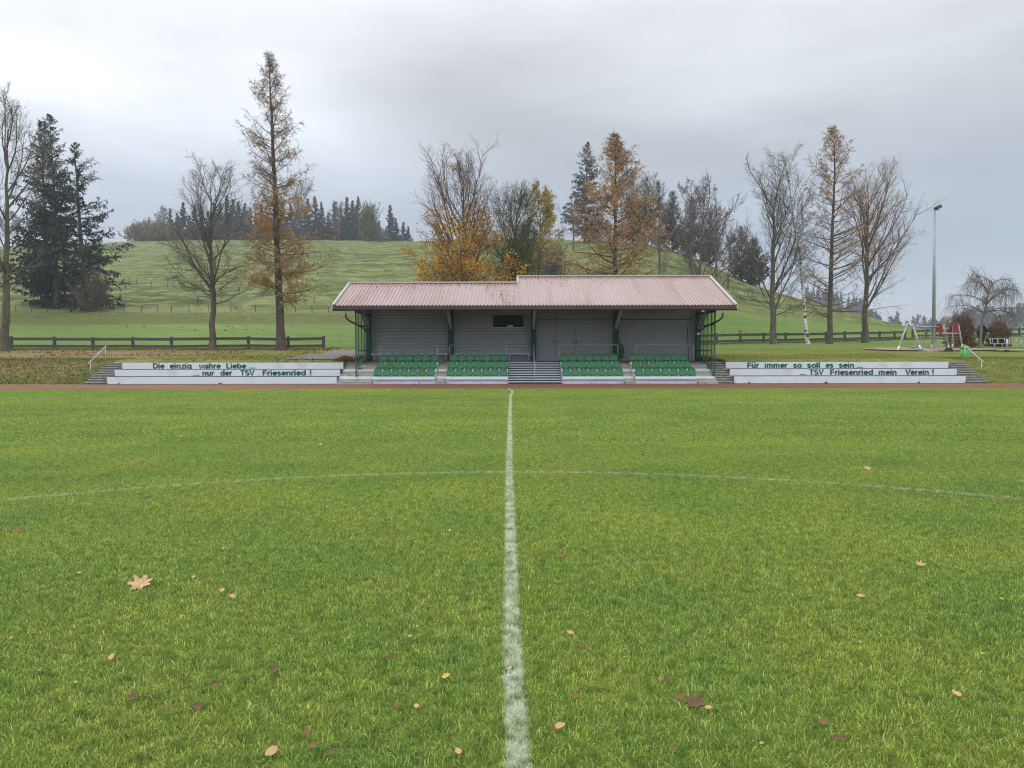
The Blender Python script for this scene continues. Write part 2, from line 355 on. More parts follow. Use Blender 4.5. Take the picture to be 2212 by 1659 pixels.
# wobbling centre line offset, shared by shader and meshes: (distance, offset)
LINE = [(0, .04), (3, .022), (4.2, .0), (7, -.015), (10.5, -.04), (15, -.045), (20, -.055), (25, -.05), (28, -.06), (29.5, -.045), (31.3, .01), (32.3, .0), (33.4, -.10), (34.3, -.15)]
def line_nodes(t, K):
    """0..1 mask of the painted lines from world position"""
    g = nd(t, 'ShaderNodeNewGeometry'); sp = nd(t, 'ShaderNodeSeparateXYZ'); K.new(g.outputs['Position'], sp.inputs[0])
    def mth(op, a, b=None, c=None):
        n = nd(t, 'ShaderNodeMath', operation=op)
        for i, q in enumerate((a, b, c)):
            if q is None: continue
            if isinstance(q, (int, float)): n.inputs[i].default_value = q
            else: K.new(q, n.inputs[i])
        return n.outputs[0]
    yn = mth('DIVIDE', sp.outputs['Y'], 35.0)
    fc = nd(t, 'ShaderNodeFloatCurve'); K.new(yn, fc.inputs[1])
    cv = fc.mapping.curves[0]
    for i, (y, o) in enumerate(LINE):
        px_, py_ = y / 35.0, o / .4 + .5
        if i == 0: cv.points[0].location = (px_, py_)
        elif i == 1: cv.points[1].location = (px_, py_)
        else: cv.points.new(px_, py_)
    fc.mapping.update()
    off = mth('MULTIPLY', mth('SUBTRACT', fc.outputs[0], .5), .4)
    nz_ = nd(t, 'ShaderNodeTexNoise'); nz_.inputs['Scale'].default_value = 16; nz_.inputs['Detail'].default_value = 3; K.new(g.outputs['Position'], nz_.inputs[0])
    ed = mth('MULTIPLY', mth('SUBTRACT', nz_.outputs[0], .5), .05)
    dx = mth('ABSOLUTE', mth('SUBTRACT', mth('ADD', sp.outputs['X'], ed), off))
    m1 = nd(t, 'ShaderNodeMapRange'); K.new(dx, m1.inputs[0]); m1.inputs[1].default_value = .062; m1.inputs[2].default_value = .034; m1.inputs[3].default_value = 0; m1.inputs[4].default_value = 1
    yend = mth('LESS_THAN', sp.outputs['Y'], 34.25)
    nb = nd(t, 'ShaderNodeTexNoise'); nb.inputs['Scale'].default_value = 11; nb.inputs['Detail'].default_value = 4; K.new(g.outputs['Position'], nb.inputs[0])
    wr = nd(t, 'ShaderNodeMapRange'); K.new(nb.outputs[0], wr.inputs[0]); wr.inputs[1].default_value = .34; wr.inputs[2].default_value = .60; wr.inputs[3].default_value = .12; wr.inputs[4].default_value = .86
    a = mth('MULTIPLY', mth('MULTIPLY', m1.outputs[0], yend), wr.outputs[0])
    yy = mth('SUBTRACT', sp.outputs['Y'], 1.3)
    rr = mth('SQRT', mth('ADD', mth('MULTIPLY', sp.outputs['X'], sp.outputs['X']), mth('MULTIPLY', yy, yy)))
    dr = mth('ABSOLUTE', mth('SUBTRACT', mth('ADD', rr, ed), 9.15))
    m2 = nd(t, 'ShaderNodeMapRange'); K.new(dr, m2.inputs[0]); m2.inputs[1].default_value = .07; m2.inputs[2].default_value = .04; m2.inputs[3].default_value = 0; m2.inputs[4].default_value = 1
    pr = nd(t, 'ShaderNodeMapRange'); K.new(nb.outputs[0], pr.inputs[0]); pr.inputs[1].default_value = .36; pr.inputs[2].default_value = .66; pr.inputs[3].default_value = .0; pr.inputs[4].default_value = .5
    b = mth('MULTIPLY', m2.outputs[0], pr.outputs[0])
    dt = mth('ABSOLUTE', mth('SUBTRACT', mth('ADD', sp.outputs['Y'], mth('MULTIPLY', ed, 2.0)), 25.2))
    m3 = nd(t, 'ShaderNodeMapRange'); K.new(dt, m3.inputs[0]); m3.inputs[1].default_value = .10; m3.inputs[2].default_value = .03; m3.inputs[3].default_value = 0; m3.inputs[4].default_value = .16
    return mth('MAXIMUM', mth('MAXIMUM', a, b), m3.outputs[0])
def lawn_mat(name, blades):
    m = bpy.data.materials.new(name); m.use_nodes = True; t = m.node_tree; t.nodes.clear(); K = t.links
    o = nd(t, 'ShaderNodeOutputMaterial'); b = nd(t, 'ShaderNodeBsdfPrincipled'); b.inputs['Roughness'].default_value = .6 if blades else .95
    b.inputs['Specular IOR Level'].default_value = .25 if blades else .05
    g = nd(t, 'ShaderNodeNewGeometry')
    def noise(sc, det=4, st=(1, 1, 0)):
        mpn = nd(t, 'ShaderNodeMapping'); mpn.inputs['Scale'].default_value = st; K.new(g.outputs['Position'], mpn.inputs[0])
        n = nd(t, 'ShaderNodeTexNoise'); n.inputs['Scale'].default_value = sc; n.inputs['Detail'].default_value = det; K.new(mpn.outputs[0], n.inputs[0]); return n.outputs[0]
    def ramp(s, stops):
        r = nd(t, 'ShaderNodeValToRGB'); setramp(r, stops); K.new(s, r.inputs[0]); return r.outputs[0]
    k = 1.66 if blades else .62  # turf under the blades darkened, painting shade into the gaps between them
    base = ramp(noise(.75, 6), [(.28, (.134 * k, .218 * k, .048 * k)), (.46, (.162 * k, .240 * k, .048 * k)), (.60, (.186 * k, .254 * k, .050 * k)), (.76, (.212 * k, .265 * k, .055 * k))])
    fine = ramp(noise(11, 5), [(.32, (.62, .68, .66)), (.5, (1, 1, 1)), (.68, (1.25, 1.18, 1.15))])
    mx = nd(t, 'ShaderNodeMix', data_type='RGBA', blend_type='MULTIPLY'); mx.inputs[0].default_value = 1; K.new(base, mx.inputs[6]); K.new(fine, mx.inputs[7]); col = mx.outputs[2]
    big = ramp(noise(.13, 5, (.6, 1.6, 0)), [(.35, (.88, .90, .9)), (.65, (1.10, 1.06, 1.0))])
    mb_ = nd(t, 'ShaderNodeMix', data_type='RGBA', blend_type='MULTIPLY'); mb_.inputs[0].default_value = 1; K.new(col, mb_.inputs[6]); K.new(big, mb_.inputs[7]); col = mb_.outputs[2]
    if blades:
        ri = ramp(g.outputs['Random Per Island'], [(0, (.45, .52, .6)), (.45, (.95, .97, 1)), (.82, (1.25, 1.18, 1.1)), (.92, (1.7, 1.4, 1.7)), (1, (2.6, 1.8, 3.4))])
        m2 = nd(t, 'ShaderNodeMix', data_type='RGBA', blend_type='MULTIPLY'); m2.inputs[0].default_value = 1; K.new(col, m2.inputs[6]); K.new(ri, m2.inputs[7]); col = m2.outputs[2]
    wm = line_nodes(t, K); mw = nd(t, 'ShaderNodeMix', data_type='RGBA'); K.new(wm, mw.inputs[0]); K.new(col, mw.inputs[6])
    mw.inputs[7].default_value = (.74, .78, .70, 1) if blades else (.46, .50, .42, 1); col = mw.outputs[2]
    K.new(col, b.inputs['Base Color'])
    if blades:
        tr = nd(t, 'ShaderNodeBsdfTranslucent'); K.new(col, tr.inputs[0]); ms = nd(t, 'ShaderNodeMixShader'); ms.inputs[0].default_value = .35
        K.new(b.outputs[0], ms.inputs[1]); K.new(tr.outputs[0], ms.inputs[2]); K.new(ms.outputs[0], o.inputs[0])
    else: K.new(b.outputs[0], o.inputs[0])
    return m
M_lawn = lawn_mat('pitch_turf', False); M_blade = lawn_mat('grass_blade', True)

def terrain_mat():
    m = bpy.data.materials.new('meadow'); m.use_nodes = True; t = m.node_tree; t.nodes.clear(); K = t.links
    o = nd(t, 'ShaderNodeOutputMaterial'); b = nd(t, 'ShaderNodeBsdfPrincipled'); b.inputs['Roughness'].default_value = .95; b.inputs['Specular IOR Level'].default_value = .05
    K.new(b.outputs[0], o.inputs[0]); g = nd(t, 'ShaderNodeNewGeometry'); sp = nd(t, 'ShaderNodeSeparateXYZ'); K.new(g.outputs['Position'], sp.inputs[0])
    def noise(sc, det=5, st=(1, 1, 1), dist=0):
        mpn = nd(t, 'ShaderNodeMapping'); mpn.inputs['Scale'].default_value = st; K.new(g.outputs['Position'], mpn.inputs[0])
        n = nd(t, 'ShaderNodeTexNoise'); n.inputs['Scale'].default_value = sc; n.inputs['Detail'].default_value = det; n.inputs['Distortion'].default_value = dist; K.new(mpn.outputs[0], n.inputs[0]); return n.outputs[0]
    def ramp(s, stops):
        r = nd(t, 'ShaderNodeValToRGB'); setramp(r, stops); K.new(s, r.inputs[0]); return r.outputs[0]
    def mr(s, a, b_, c=0, d=1):
        r = nd(t, 'ShaderNodeMapRange'); K.new(s, r.inputs[0])
        for i, v in enumerate((a, b_, c, d)): r.inputs[i + 1].default_value = v
        return r.outputs[0]
    def mth(op, a, b_):
        n = nd(t, 'ShaderNodeMath', operation=op)
        for i, q in enumerate((a, b_)):
            if isinstance(q, (int, float)): n.inputs[i].default_value = q
            else: K.new(q, n.inputs[i])
        return n.outputs[0]
    def mix(f, a, c, bt='MIX'):
        n = nd(t, 'ShaderNodeMix', data_type='RGBA', blend_type=bt)
        for i, q in ((0, f), (6, a), (7, c)):
            if isinstance(q, (int, float)): n.inputs[i].default_value = q
            elif isinstance(q, tuple): n.inputs[i].default_value = (*q, 1)
            else: K.new(q, n.inputs[i])
        return n.outputs[2]
    near = ramp(noise(.5, 6), [(.3, (.095, .15, .030)), (.5, (.15, .19, .035)), (.68, (.20, .205, .05))])
    meadow = ramp(noise(.12, 6, (.5, 1.5, 1)), [(.3, (.115, .18, .045)), (.6, (.155, .225, .060)), (.75, (.185, .245, .07))])
    hill = ramp(noise(.11, 8, (.35, 1.3, 2.2), .6), [(.3, (.060, .090, .030)), (.45, (.118, .150, .048)), (.58, (.160, .192, .065)), (.72, (.21, .23, .095))])
    col = mix(mr(sp.outputs['Y'], 60, 64), near, meadow)
    col = mix(mr(mth('ADD', sp.outputs['Y'], mth('MULTIPLY', sp.outputs['X'], -.05)), 107, 110), col, hill)
    # drier strip at the foot of the hill
    strip = mth('MULTIPLY', mr(sp.outputs['Y'], 100, 103), mr(sp.outputs['Y'], 114, 110))
    strip = mth('MULTIPLY', strip, mr(sp.outputs['X'], 25, 5)); strip = mth('MULTIPLY', strip, .8)
    col = mix(strip, col, (.115, .125, .045))
    # cattle-path relief painted into the colour as dark strokes and highlights
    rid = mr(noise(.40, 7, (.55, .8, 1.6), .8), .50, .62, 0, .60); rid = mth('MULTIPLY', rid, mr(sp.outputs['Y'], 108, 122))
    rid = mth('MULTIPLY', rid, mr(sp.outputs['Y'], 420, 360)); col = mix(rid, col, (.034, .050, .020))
    ridge_hi = mth('MULTIPLY', mth('MULTIPLY', mr(noise(.5, 7, (.55, .8, 1.6), .8), .53, .63, 0, .6), mr(sp.outputs['Y'], 108, 122)), mr(sp.outputs['Y'], 420, 360)); col = mix(ridge_hi, col, (.26, .31, .12))
    # leaf litter and dry grass on the near bank
    lx = mr(sp.outputs['X'], -14, -26); ly = mth('MULTIPLY', mr(sp.outputs['Y'], 62, 57), mr(sp.outputs['Y'], 39.8, 42))
    lit = mth('MULTIPLY', mth('MULTIPLY', lx, ly), mr(noise(.28, 7), .34, .50)); col = mix(mth('MULTIPLY', lit, .85), col, ramp(noise(5, 5), [(.3, (.16, .10, .055)), (.6, (.27, .20, .11))]))
    ft = mth('MULTIPLY', mr(sp.outputs['Y'], 56.5, 58.5), mr(sp.outputs['Y'], 61.5, 60.2)); ft = mth('MULTIPLY', ft, mr(sp.outputs['X'], -11, -13)); ft = mth('MULTIPLY', ft, mr(noise(1.2, 6), .42, .55, 0, .85))
    col = mix(ft, col, (.17, .085, .045))
    # worn olive grass right of the stand
    rx = mth('MULTIPLY', mr(sp.outputs['X'], 10, 13), mr(sp.outputs['Y'], 66, 50)); rx = mth('MULTIPLY', rx, mr(sp.outputs['X'], 60, 26)); rx = mth('MULTIPLY', rx, mr(noise(.22, 6), .35, .6, .2, .8))
    col = mix(rx, col, (.175, .165, .055))
    fine = ramp(noise(3.0, 7), [(.3, (.62, .66, .66)), (.5, (1, 1, 1)), (.72, (1.3, 1.22, 1.2))]); col = mix(1.0, col, fine, 'MULTIPLY')
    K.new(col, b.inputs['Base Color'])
    bp = nd(t, 'ShaderNodeBump'); bp.inputs['Strength'].default_value = .9; bp.inputs['Distance'].default_value = .45
    K.new(noise(1.3, 6, (.5, 1.2, 1)), bp.inputs['Height']); K.new(bp.outputs[0], b.inputs['Normal'])
    return m
def track_mat():
    m = mat('running_track_rubber', (.225, .085, .050), (.17, .066, .042), 2.2, .9, .4, 60, coords='Object', c3=(.14, .075, .06), c3scale=.35, c3amt=(.5, .8)); return m

# ------------------------------------------------------------------ ground
def grid_mesh(xs, ys, zf, name, material):
    Xg, Yg = np.meshgrid(xs, ys); Z = zf(Xg, Yg)
    v = np.stack([Xg, Yg, Z], -1).reshape(-1, 3); nx, ny = len(xs), len(ys)
    a = (np.arange(ny - 1) * nx)[:, None] + np.arange(nx - 1)[None]
    f = np.stack([a, a + 1, a + nx + 1, a + nx], -1).reshape(-1, 4)
    b = MB(); b.addv(v, [f]); return b.obj(name, material, smooth=True)
xs = np.unique(np.concatenate([np.arange(-70, 70.1, .6), np.arange(-220, -70, 1.3), np.arange(70.9, 140, 1.3), -220 - np.geomspace(1.4, 680, 60), 140 + np.geomspace(1.4, 760, 70), [-22.21, -22.19, 24.74, 24.76, -9.41, -9.39, 11.89, 11.91]]))
ys = np.unique(np.concatenate([[-900, -600, -200, -60, 0, 20, 36, 39.9, 39.99, 40.01, 40.1, 42.29, 42.31, 43.69, 43.71, 44.39, 44.41, 50.59, 50.61], np.arange(40.3, 64, .4), np.arange(64, 140, .55), np.arange(140, 345, 1.1), np.geomspace(346, 1005, 60)]))
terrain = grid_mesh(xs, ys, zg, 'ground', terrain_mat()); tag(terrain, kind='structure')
b = MB(); b.poly([(-75, -60, 0), (75, -60, 0), (75, 34.3, 0), (-75, 34.3, 0)]); field = b.obj('football_pitch', M_lawn); tag(field, kind='structure')
xs_ = np.linspace(-75, 75, 301)
top = [(x, 39.72 + .03 * math.sin(x * 1.7) + .02 * math.sin(x * 4.1), -.012) for x in xs_]; bot = [(x, 34.28, -.012) for x in xs_]
b = MB(); n_ = len(xs_); b.addv(bot + top, [np.stack([np.arange(n_ - 1), np.arange(1, n_), np.arange(1, n_) + n_, np.arange(n_ - 1) + n_], -1)])
tag(b.obj('running_track', track_mat()), kind='structure')
b = MB(); b.addv([(x, y, -.018) for y in (39.5, 40.05) for x in xs_], [np.stack([np.arange(n_ - 1), np.arange(1, n_), np.arange(1, n_) + n_, np.arange(n_ - 1) + n_], -1)])
tag(b.obj('path_edging', M_gravel), kind='structure')

# grass blades: tiles instanced on points (stuff)
def blade_tile(size, n, h, wd, seed, lean=.9):
    r = np.random.default_rng(seed)
    c = np.stack([r.uniform(-size / 2, size / 2, n), r.uniform(-size / 2, size / 2, n), np.zeros(n)], 1)
    cl_ = vnoise(c[:, 0] + 50, c[:, 1] + 50, .13, seed); hh = h * (r.uniform(.45, 1.15, n)) * (.85 + .3 * cl_)
    a = r.uniform(0, 2 * math.pi, n); side = np.stack([np.cos(a), np.sin(a), np.zeros(n)], 1) * (wd * r.uniform(.6, 1.2, n))[:, None] / 2
    la = r.uniform(0, 2 * math.pi, n); le = r.uniform(.1, lean, n) * hh; ld = np.stack([np.cos(la), np.sin(la), np.zeros(n)], 1)
    z = np.array([[0, 0, 1.]]); mid = c + ld * (le * .35)[:, None] + z * (hh * .6)[:, None]; tip = c + ld * le[:, None] + z * (hh * (1 - .25 * (le / hh) ** 2))[:, None]
    v = np.stack([c - side, c + side, mid + side * .8, mid - side * .8, tip], 1)
    k = np.arange(n)[:, None] * 5
    bb = MB(); bb.addv(v.reshape(-1, 3), [k + np.array([[0, 1, 2, 3]]), k + np.array([[3, 2, 4]])]); return bb
def make_lawn(name, size, variants, centres, material, label):
    coll = bpy.data.collections.new(name + '_tiles')
    for i, bb in enumerate(variants):
        o = bpy.data.objects.new(name + '_tile', bb.mesh(name + '_tile', material)); coll.objects.link(o)
    bb = MB(); c = np.asarray(centres, float); me = bpy.data.meshes.new(name); me.vertices.add(len(c)); me.vertices.foreach_set('co', c.astype(np.float32).ravel())
    o = bpy.data.objects.new(name, me); COL.objects.link(o)
    ng = bpy.data.node_groups.new(name + '_nodes', 'GeometryNodeTree')
    ng.interface.new_socket('Geometry', in_out='INPUT', socket_type='NodeSocketGeometry'); ng.interface.new_socket('Geometry', in_out='OUTPUT', socket_type='NodeSocketGeometry')
    gi = ng.nodes.new('NodeGroupInput'); go = ng.nodes.new('NodeGroupOutput'); ip = ng.nodes.new('GeometryNodeInstanceOnPoints')
    ci = ng.nodes.new('GeometryNodeCollectionInfo'); ci.inputs[0].default_value = coll; ci.inputs['Separate Children'].default_value = True; ci.inputs['Reset Children'].default_value = True
    ip.inputs['Pick Instance'].default_value = True
    ri = ng.nodes.new('FunctionNodeRandomValue'); ri.data_type = 'INT'
    [s_ for s_ in ri.inputs if s_.name == 'Min' and s_.type == 'INT'][0].default_value = 0
    [s_ for s_ in ri.inputs if s_.name == 'Max' and s_.type == 'INT'][0].default_value = 3
    rr = ng.nodes.new('FunctionNodeRandomValue'); rr.data_type = 'INT'
    [s_ for s_ in rr.inputs if s_.name == 'Max' and s_.type == 'INT'][0].default_value = len(variants) - 1
    [s_ for s_ in rr.inputs if s_.name == 'Seed'][0].default_value = 5
    ml = ng.nodes.new('ShaderNodeMath'); ml.operation = 'MULTIPLY'; ml.inputs[1].default_value = math.pi / 2
    cb = ng.nodes.new('ShaderNodeCombineXYZ')
    iout = [s_ for s_ in ri.outputs if s_.type == 'INT'][0]; jout = [s_ for s_ in rr.outputs if s_.type == 'INT'][0]
    Lk = ng.links; Lk.new(iout, ml.inputs[0]); Lk.new(ml.outputs[0], cb.inputs[2]); Lk.new(cb.outputs[0], ip.inputs['Rotation'])
    Lk.new(gi.outputs[0], ip.inputs['Points']); Lk.new(ci.outputs[0], ip.inputs['Instance']); Lk.new(jout, ip.inputs['Instance Index']); Lk.new(ip.outputs[0], go.inputs[0])
    md = o.modifiers.new('grass', 'NODES'); md.node_group = ng
    return tag(o, label, 'grass', kind='stuff')
cen = []
for iy in range(0, 13):
    for ix in range(-14, 15):
        x, y = ix * 1.0, 1.5 + iy * 1.0
        if abs(x) < y * .72 + 2.2: cen.append((x, y, 0))
make_lawn('lawn_grass', 1.0, [blade_tile(1.0, 7600, .031, .0048, 10 + i, 1.3) for i in range(5)], cen, M_blade, 'short green pitch grass with yellowish tips in the foreground')
cen = []
for iy in range(0, 11):
    for ix in range(-20, 21):
        x, y = ix * 2.0, 15.0 + iy * 2.0
        if abs(x) < y * .72 + 3: cen.append((x, min(y, 33.28), 0))
make_lawn('far_lawn_grass', 2.0, [blade_tile(2.0, 9000, .028, .010, 30 + i, 1.3) for i in range(4)], cen, M_blade, 'short green pitch grass reaching to the red running track')
# painted line blades
def line_blades(pts, tang, n_per, name):
    m = len(pts); r = np.random.default_rng(3)
    c = np.repeat(pts, n_per, 0) + r.normal(0, 1, (m * n_per, 3)) * np.array([[.0, .0, 0]])
    tt = np.repeat(tang, n_per, 0); nn = np.stack([-tt[:, 1], tt[:, 0], np.zeros(len(tt))], 1)
    c = c + nn * np.clip(r.normal(0, .026, len(c)), -.056, .056)[:, None] + tt * r.uniform(-.03, .03, len(c))[:, None]
    n = len(c); hh = .032 * r.uniform(.5, 1.15, n); a = r.uniform(0, 6.28, n); side = np.stack([np.cos(a), np.sin(a), 0 * a], 1) * .0025
    la = r.uniform(0, 6.28, n); ld = np.stack([np.cos(la), np.sin(la), 0 * la], 1) * (hh * r.uniform(.3, 1.1, n))[:, None]; z = np.array([[0, 0, 1.]])
    v = np.stack([c - side, c + side, c + ld * .4 + z * (hh * .65)[:, None] + side * .8, c + ld * .4 + z * (hh * .65)[:, None] - side * .8, c + ld + z * (hh * .85)[:, None]], 1)
    k = np.arange(n)[:, None] * 5; bb = MB(); bb.addv(v.reshape(-1, 3), [k + np.array([[0, 1, 2, 3]]), k + np.array([[3, 2, 4]])])
    return bb.obj(name, M_blade)
yy = np.concatenate([np.arange(1.6, 14, .03), np.arange(14, 34.2, .06)]); lx = np.interp(yy, [p[0] for p in LINE], [p[1] for p in LINE])
pts = np.stack([lx, yy, 0 * yy], 1); tg = np.tile([[0, 1., 0]], (len(yy), 1))
tag(line_blades(pts, tg, 12, 'halfway_line'), kind='structure')
th = np.linspace(0, math.pi, 900); pts = np.stack([9.15 * np.cos(th), 1.3 + 9.15 * np.sin(th), 0 * th], 1); tg = np.stack([-np.sin(th), np.cos(th), 0 * th], 1)
tag(line_blades(pts, tg, 7, 'centre_circle_line'), kind='structure')

# ------------------------------------------------------------------ terraces left and right of the stand
RISE, TREAD, Y0 = .36, .80, 40.0
def arc(cx, cy, rx, ry, a0, a1, n=10): return [(cx + rx * math.cos(R(a0 + (a1 - a0) * i / n)), cy + ry * math.sin(R(a0 + (a1 - a0) * i / n))) for i in range(n + 1)]
XH = .73
def _arch(x0, x1, c=.45): m = (x0 + x1) / 2; return [(x0, c)] + arc(m, c, (x1 - x0) / 2, XH - .085 - c, 180, 0) + [(x1, 0)]
def _S(k): return [(x * k, y * k) for x, y in arc(.35, .70, .25, .205, 25, 255, 10) + arc(.36, .295, .27, .205, 75, -155, 10)]
GL = {'D': ([[(.1, 0), (.1, 1)], [(.1, .905)] + arc(.36, .5, .34, .405, 90, -90, 12) + [(.1, .095)]], .86), 'i': ([[(.1, 0), (.1, XH)], [(.1, .84), (.1, 1)]], .30),
      'e': ([[(.12, .37), (.57, .37)] + arc(.34, .365, .24, .28, 5, 318, 14)], .70), 'n': ([[(.1, 0), (.1, XH)], _arch(.1, .52)], .72), 'z': ([[(.04, .645), (.50, .645), (.09, .09), (.54, .09)]], .60),
      'g': ([arc(.33, .375, .235, .275, 0, 360, 16), [(.57, XH), (.57, 0)] + arc(.33, -.02, .24, .165, -5, -150, 8)], .74), 'w': ([[(.05, XH), (.24, .04), (.44, .68), (.64, .04), (.83, XH)]], .90),
      'a': ([[(.52, 0), (.52, .42)] + arc(.31, .44, .21, .21, 0, 160, 8), arc(.30, .20, .20, .125, 0, 360, 12)], .70), 'h': ([[(.1, 0), (.1, 1)], _arch(.1, .52)], .72), 'r': ([[(.1, 0), (.1, XH)], arc(.34, .40, .24, .25, 178, 75, 6)], .46),
      'L': ([[(.1, 1), (.1, .09), (.60, .09)]], .68), 'b': ([[(.1, 0), (.1, 1)], arc(.35, .365, .235, .28, 0, 360, 16)], .74), 'd': ([[(.58, 0), (.58, 1)], arc(.33, .365, .235, .28, 0, 360, 16)], .74),
      'u': ([[(.1, XH), (.1, .29)] + arc(.31, .29, .21, .205, 180, 360, 8), [(.52, XH), (.52, 0)]], .72), 'T': ([[(.02, .905), (.70, .905)], [(.36, .9), (.36, 0)]], .76), 'S': ([_S(1)], .78), 's': ([_S(XH)], .60), 'V': ([[(.04, 1), (.37, .04), (.70, 1)]], .78),
      'F': ([[(.1, 0), (.1, .905), (.62, .905)], [(.1, .5), (.56, .5)]], .70), 'm': ([[(.1, 0), (.1, XH)], _arch(.1, .46), _arch(.46, .82)], 1.02), 'o': ([arc(.34, .365, .245, .28, 0, 360, 16)], .70), 'l': ([[(.1, 0), (.1, 1)]], .30), '.': ([[(.1, 0), (.1, .17)]], .36), '!': ([[(.1, .29), (.1, 1)], [(.1, 0), (.1, .17)]], .36)}
GL['\u00fc'] = (GL['u'][0] + [[(.14, .87), (.14, 1.06)], [(.48, .87), (.48, 1.06)]], .72)
def text_word(word, pxl, pxr, base_y, cap, D, parent, name='lettering'):
    """a bold grotesque word whose ink spans pxl..pxr, baseline at height base_y, each stroke a slightly raised ribbon"""
    adv = 0; strokes = []
    for ch in word:
        st_, w_ = GL[ch]
        for s_ in st_: strokes.append([(x + adv, y) for x, y in s_])
        adv += w_
    X0, X1 = X_at(pxl, D), X_at(pxr, D); tx = .115; xs_a = [x for s_ in strokes for x, y in s_]; a0, a1 = min(xs_a) - tx, max(xs_a) + tx; kx = (X1 - X0) / (a1 - a0)
    bb = MB()
    for j, s_ in enumerate(strokes):
        p = np.array(s_, float); d = np.gradient(p, axis=0) if len(p) > 2 else np.repeat((p[1:] - p[:1]), 2, 0)
        seg = np.diff(p, axis=0); seg /= np.maximum(np.linalg.norm(seg, axis=1, keepdims=True), 1e-9); nn = np.zeros_like(p)
        closed = np.linalg.norm(p[0] - p[-1]) < 1e-3
        for i in range(len(p)):
            a = seg[i - 1] if i > 0 else (seg[-1] if closed else seg[0]); b_ = seg[i] if i < len(seg) else (seg[0] if closed else seg[-1])
            m = a + b_; m = m / max(np.linalg.norm(m), .25); nm = np.array([-m[1], m[0]]); nn[i] = nm * tx / max(.6, abs(float(m @ b_)))
        L_, R_ = p + nn, p - nn; yy_ = D - .007 - .0006 * (j % 7)
        v = [(X0 + (x - a0) * kx, yy_, base_y + y * cap) for x, y in np.concatenate([L_, R_])]; n = len(p); i = np.arange(n - 1)
        bb.addv(v, [np.stack([i + n, i + 1 + n, i + 1, i], -1)])
    return bb.obj(name, M_text, parent)
def outer_steps(xa, xb, parent, material, yback=.0):
    bb = MB(); bt = MB()
    for k in range(9):
        z1 = (k + 1) * .12; y = Y0 - .10 + k * (TREAD / 3)
        bb.box(xa, xb, y + .05, Y0 + 2.35, z1 - .12 if k else -.05, z1 - .05)       # riser, set back
        bt.box(xa - .02, xb + .02, y, Y0 + 2.36, z1 - .05, z1)                      # tread with nosing
    bt.obj('step_treads', M_tread, parent)
    return bb.obj('steps', material, parent)
def wing(name, label, xa, xb, steps, words):
    t = thing(name, label, 'terrace', ((xa + xb) / 2, Y0 + 1, 0))
    for k in range(3):
        y = Y0 + k * TREAD; z0 = k * RISE; z1 = z0 + RISE
        bb = MB(); bb.box(xa, xb, y + .04, Y0 + 2.3, z0 if k else -.05, z1 - .012); bb.obj('step_block', M_concd, t)
        bb = MB(); nb = 5; wdt = (xb - xa) / nb
        for j in range(nb): bb.box(xa + j * wdt + .003, xa + (j + 1) * wdt - .003, y, y + .035, z0 + (.018 if k else .0), z1)
        bb.obj('riser_board', M_board, t, bevel=.003)
    for (sa, sb, m_) in steps: outer_steps(sa, sb, t, m_)
    for (wd_, a, b_, row) in words:
        k = row; base = k * RISE + .048
        text_word(wd_, a, b_, base, .29, Y0 + k * TREAD, t)
    return t
q = .3472
LW = [(w_, a * q, b_ * q, r_) for (w_, a, b_, r_) in [("Die", 952, 1025, 2), ("einzig", 1056, 1193, 2), ("wahre", 1235, 1375, 2), ("Liebe", 1408, 1533, 2), ("...", 1552, 1588, 2),
     ("...", 1203, 1240, 1), ("nur", 1258, 1337, 1), ("der", 1370, 1447, 1), ("TSV", 1491, 1585, 1), ("Friesenried", 1633, 1903, 1), ("!", 1928, 1937, 1)]]
q2 = lambda x: (2750 + x / 1.7254) * .5486
RW = [(w_, q2(a), q2(b_), r_) for (w_, a, b_, r_) in [("Für", 331, 415, 2), ("immer", 450, 609, 2), ("so", 643, 703, 2), ("soll", 737, 826, 2), ("es", 863, 917, 2), ("sein", 953, 1057, 2), ("...", 1078, 1118, 2),
     ("...", 690, 728, 1), ("TSV", 750, 853, 1), ("Friesenried", 895, 1187, 1), ("mein", 1224, 1347, 1), ("Verein", 1404, 1566, 1), ("!", 1589, 1599, 1)]]
wing('spectator_terrace', 'white stepped terrace left of the stand with green words Die einzig wahre Liebe', -21.08, -9.12, [(-22.17, -21.10, M_concd)], LW)
wing('spectator_terrace', 'white stepped terrace right of the stand with green words Für immer so soll', 11.55, 23.6, [(23.62, 24.70, M_concd), (10.72, 11.53, M_concd)], RW)
def handrail(x, label):
    t = thing('handrail', label, 'handrail', (x, 40.5, .36), 'handrails on the outer steps')
    for (y_, z0_, z1_) in ((40.35, .34, 1.12), (41.85, 1.06, 1.93)):
        bb = MB(); bb.tube([(x, y_, z0_), (x, y_, z1_)], .024); bb.obj('post', M_galv, t, True)
    bb = MB(); bb.tube([(x, 40.22, 1.0), (x, 40.2, 1.10), (x, 40.3, 1.14), (x, 41.85, 1.95), (x, 42.0, 2.0), (x, 42.05, 1.93)], .027); bb.obj('rail', M_galv, t, True)
handrail(-22.1, 'galvanised handrail on two posts beside the outer steps of the left terrace')
handrail(24.62, 'galvanised handrail on two posts beside the green bin and the right outer steps')

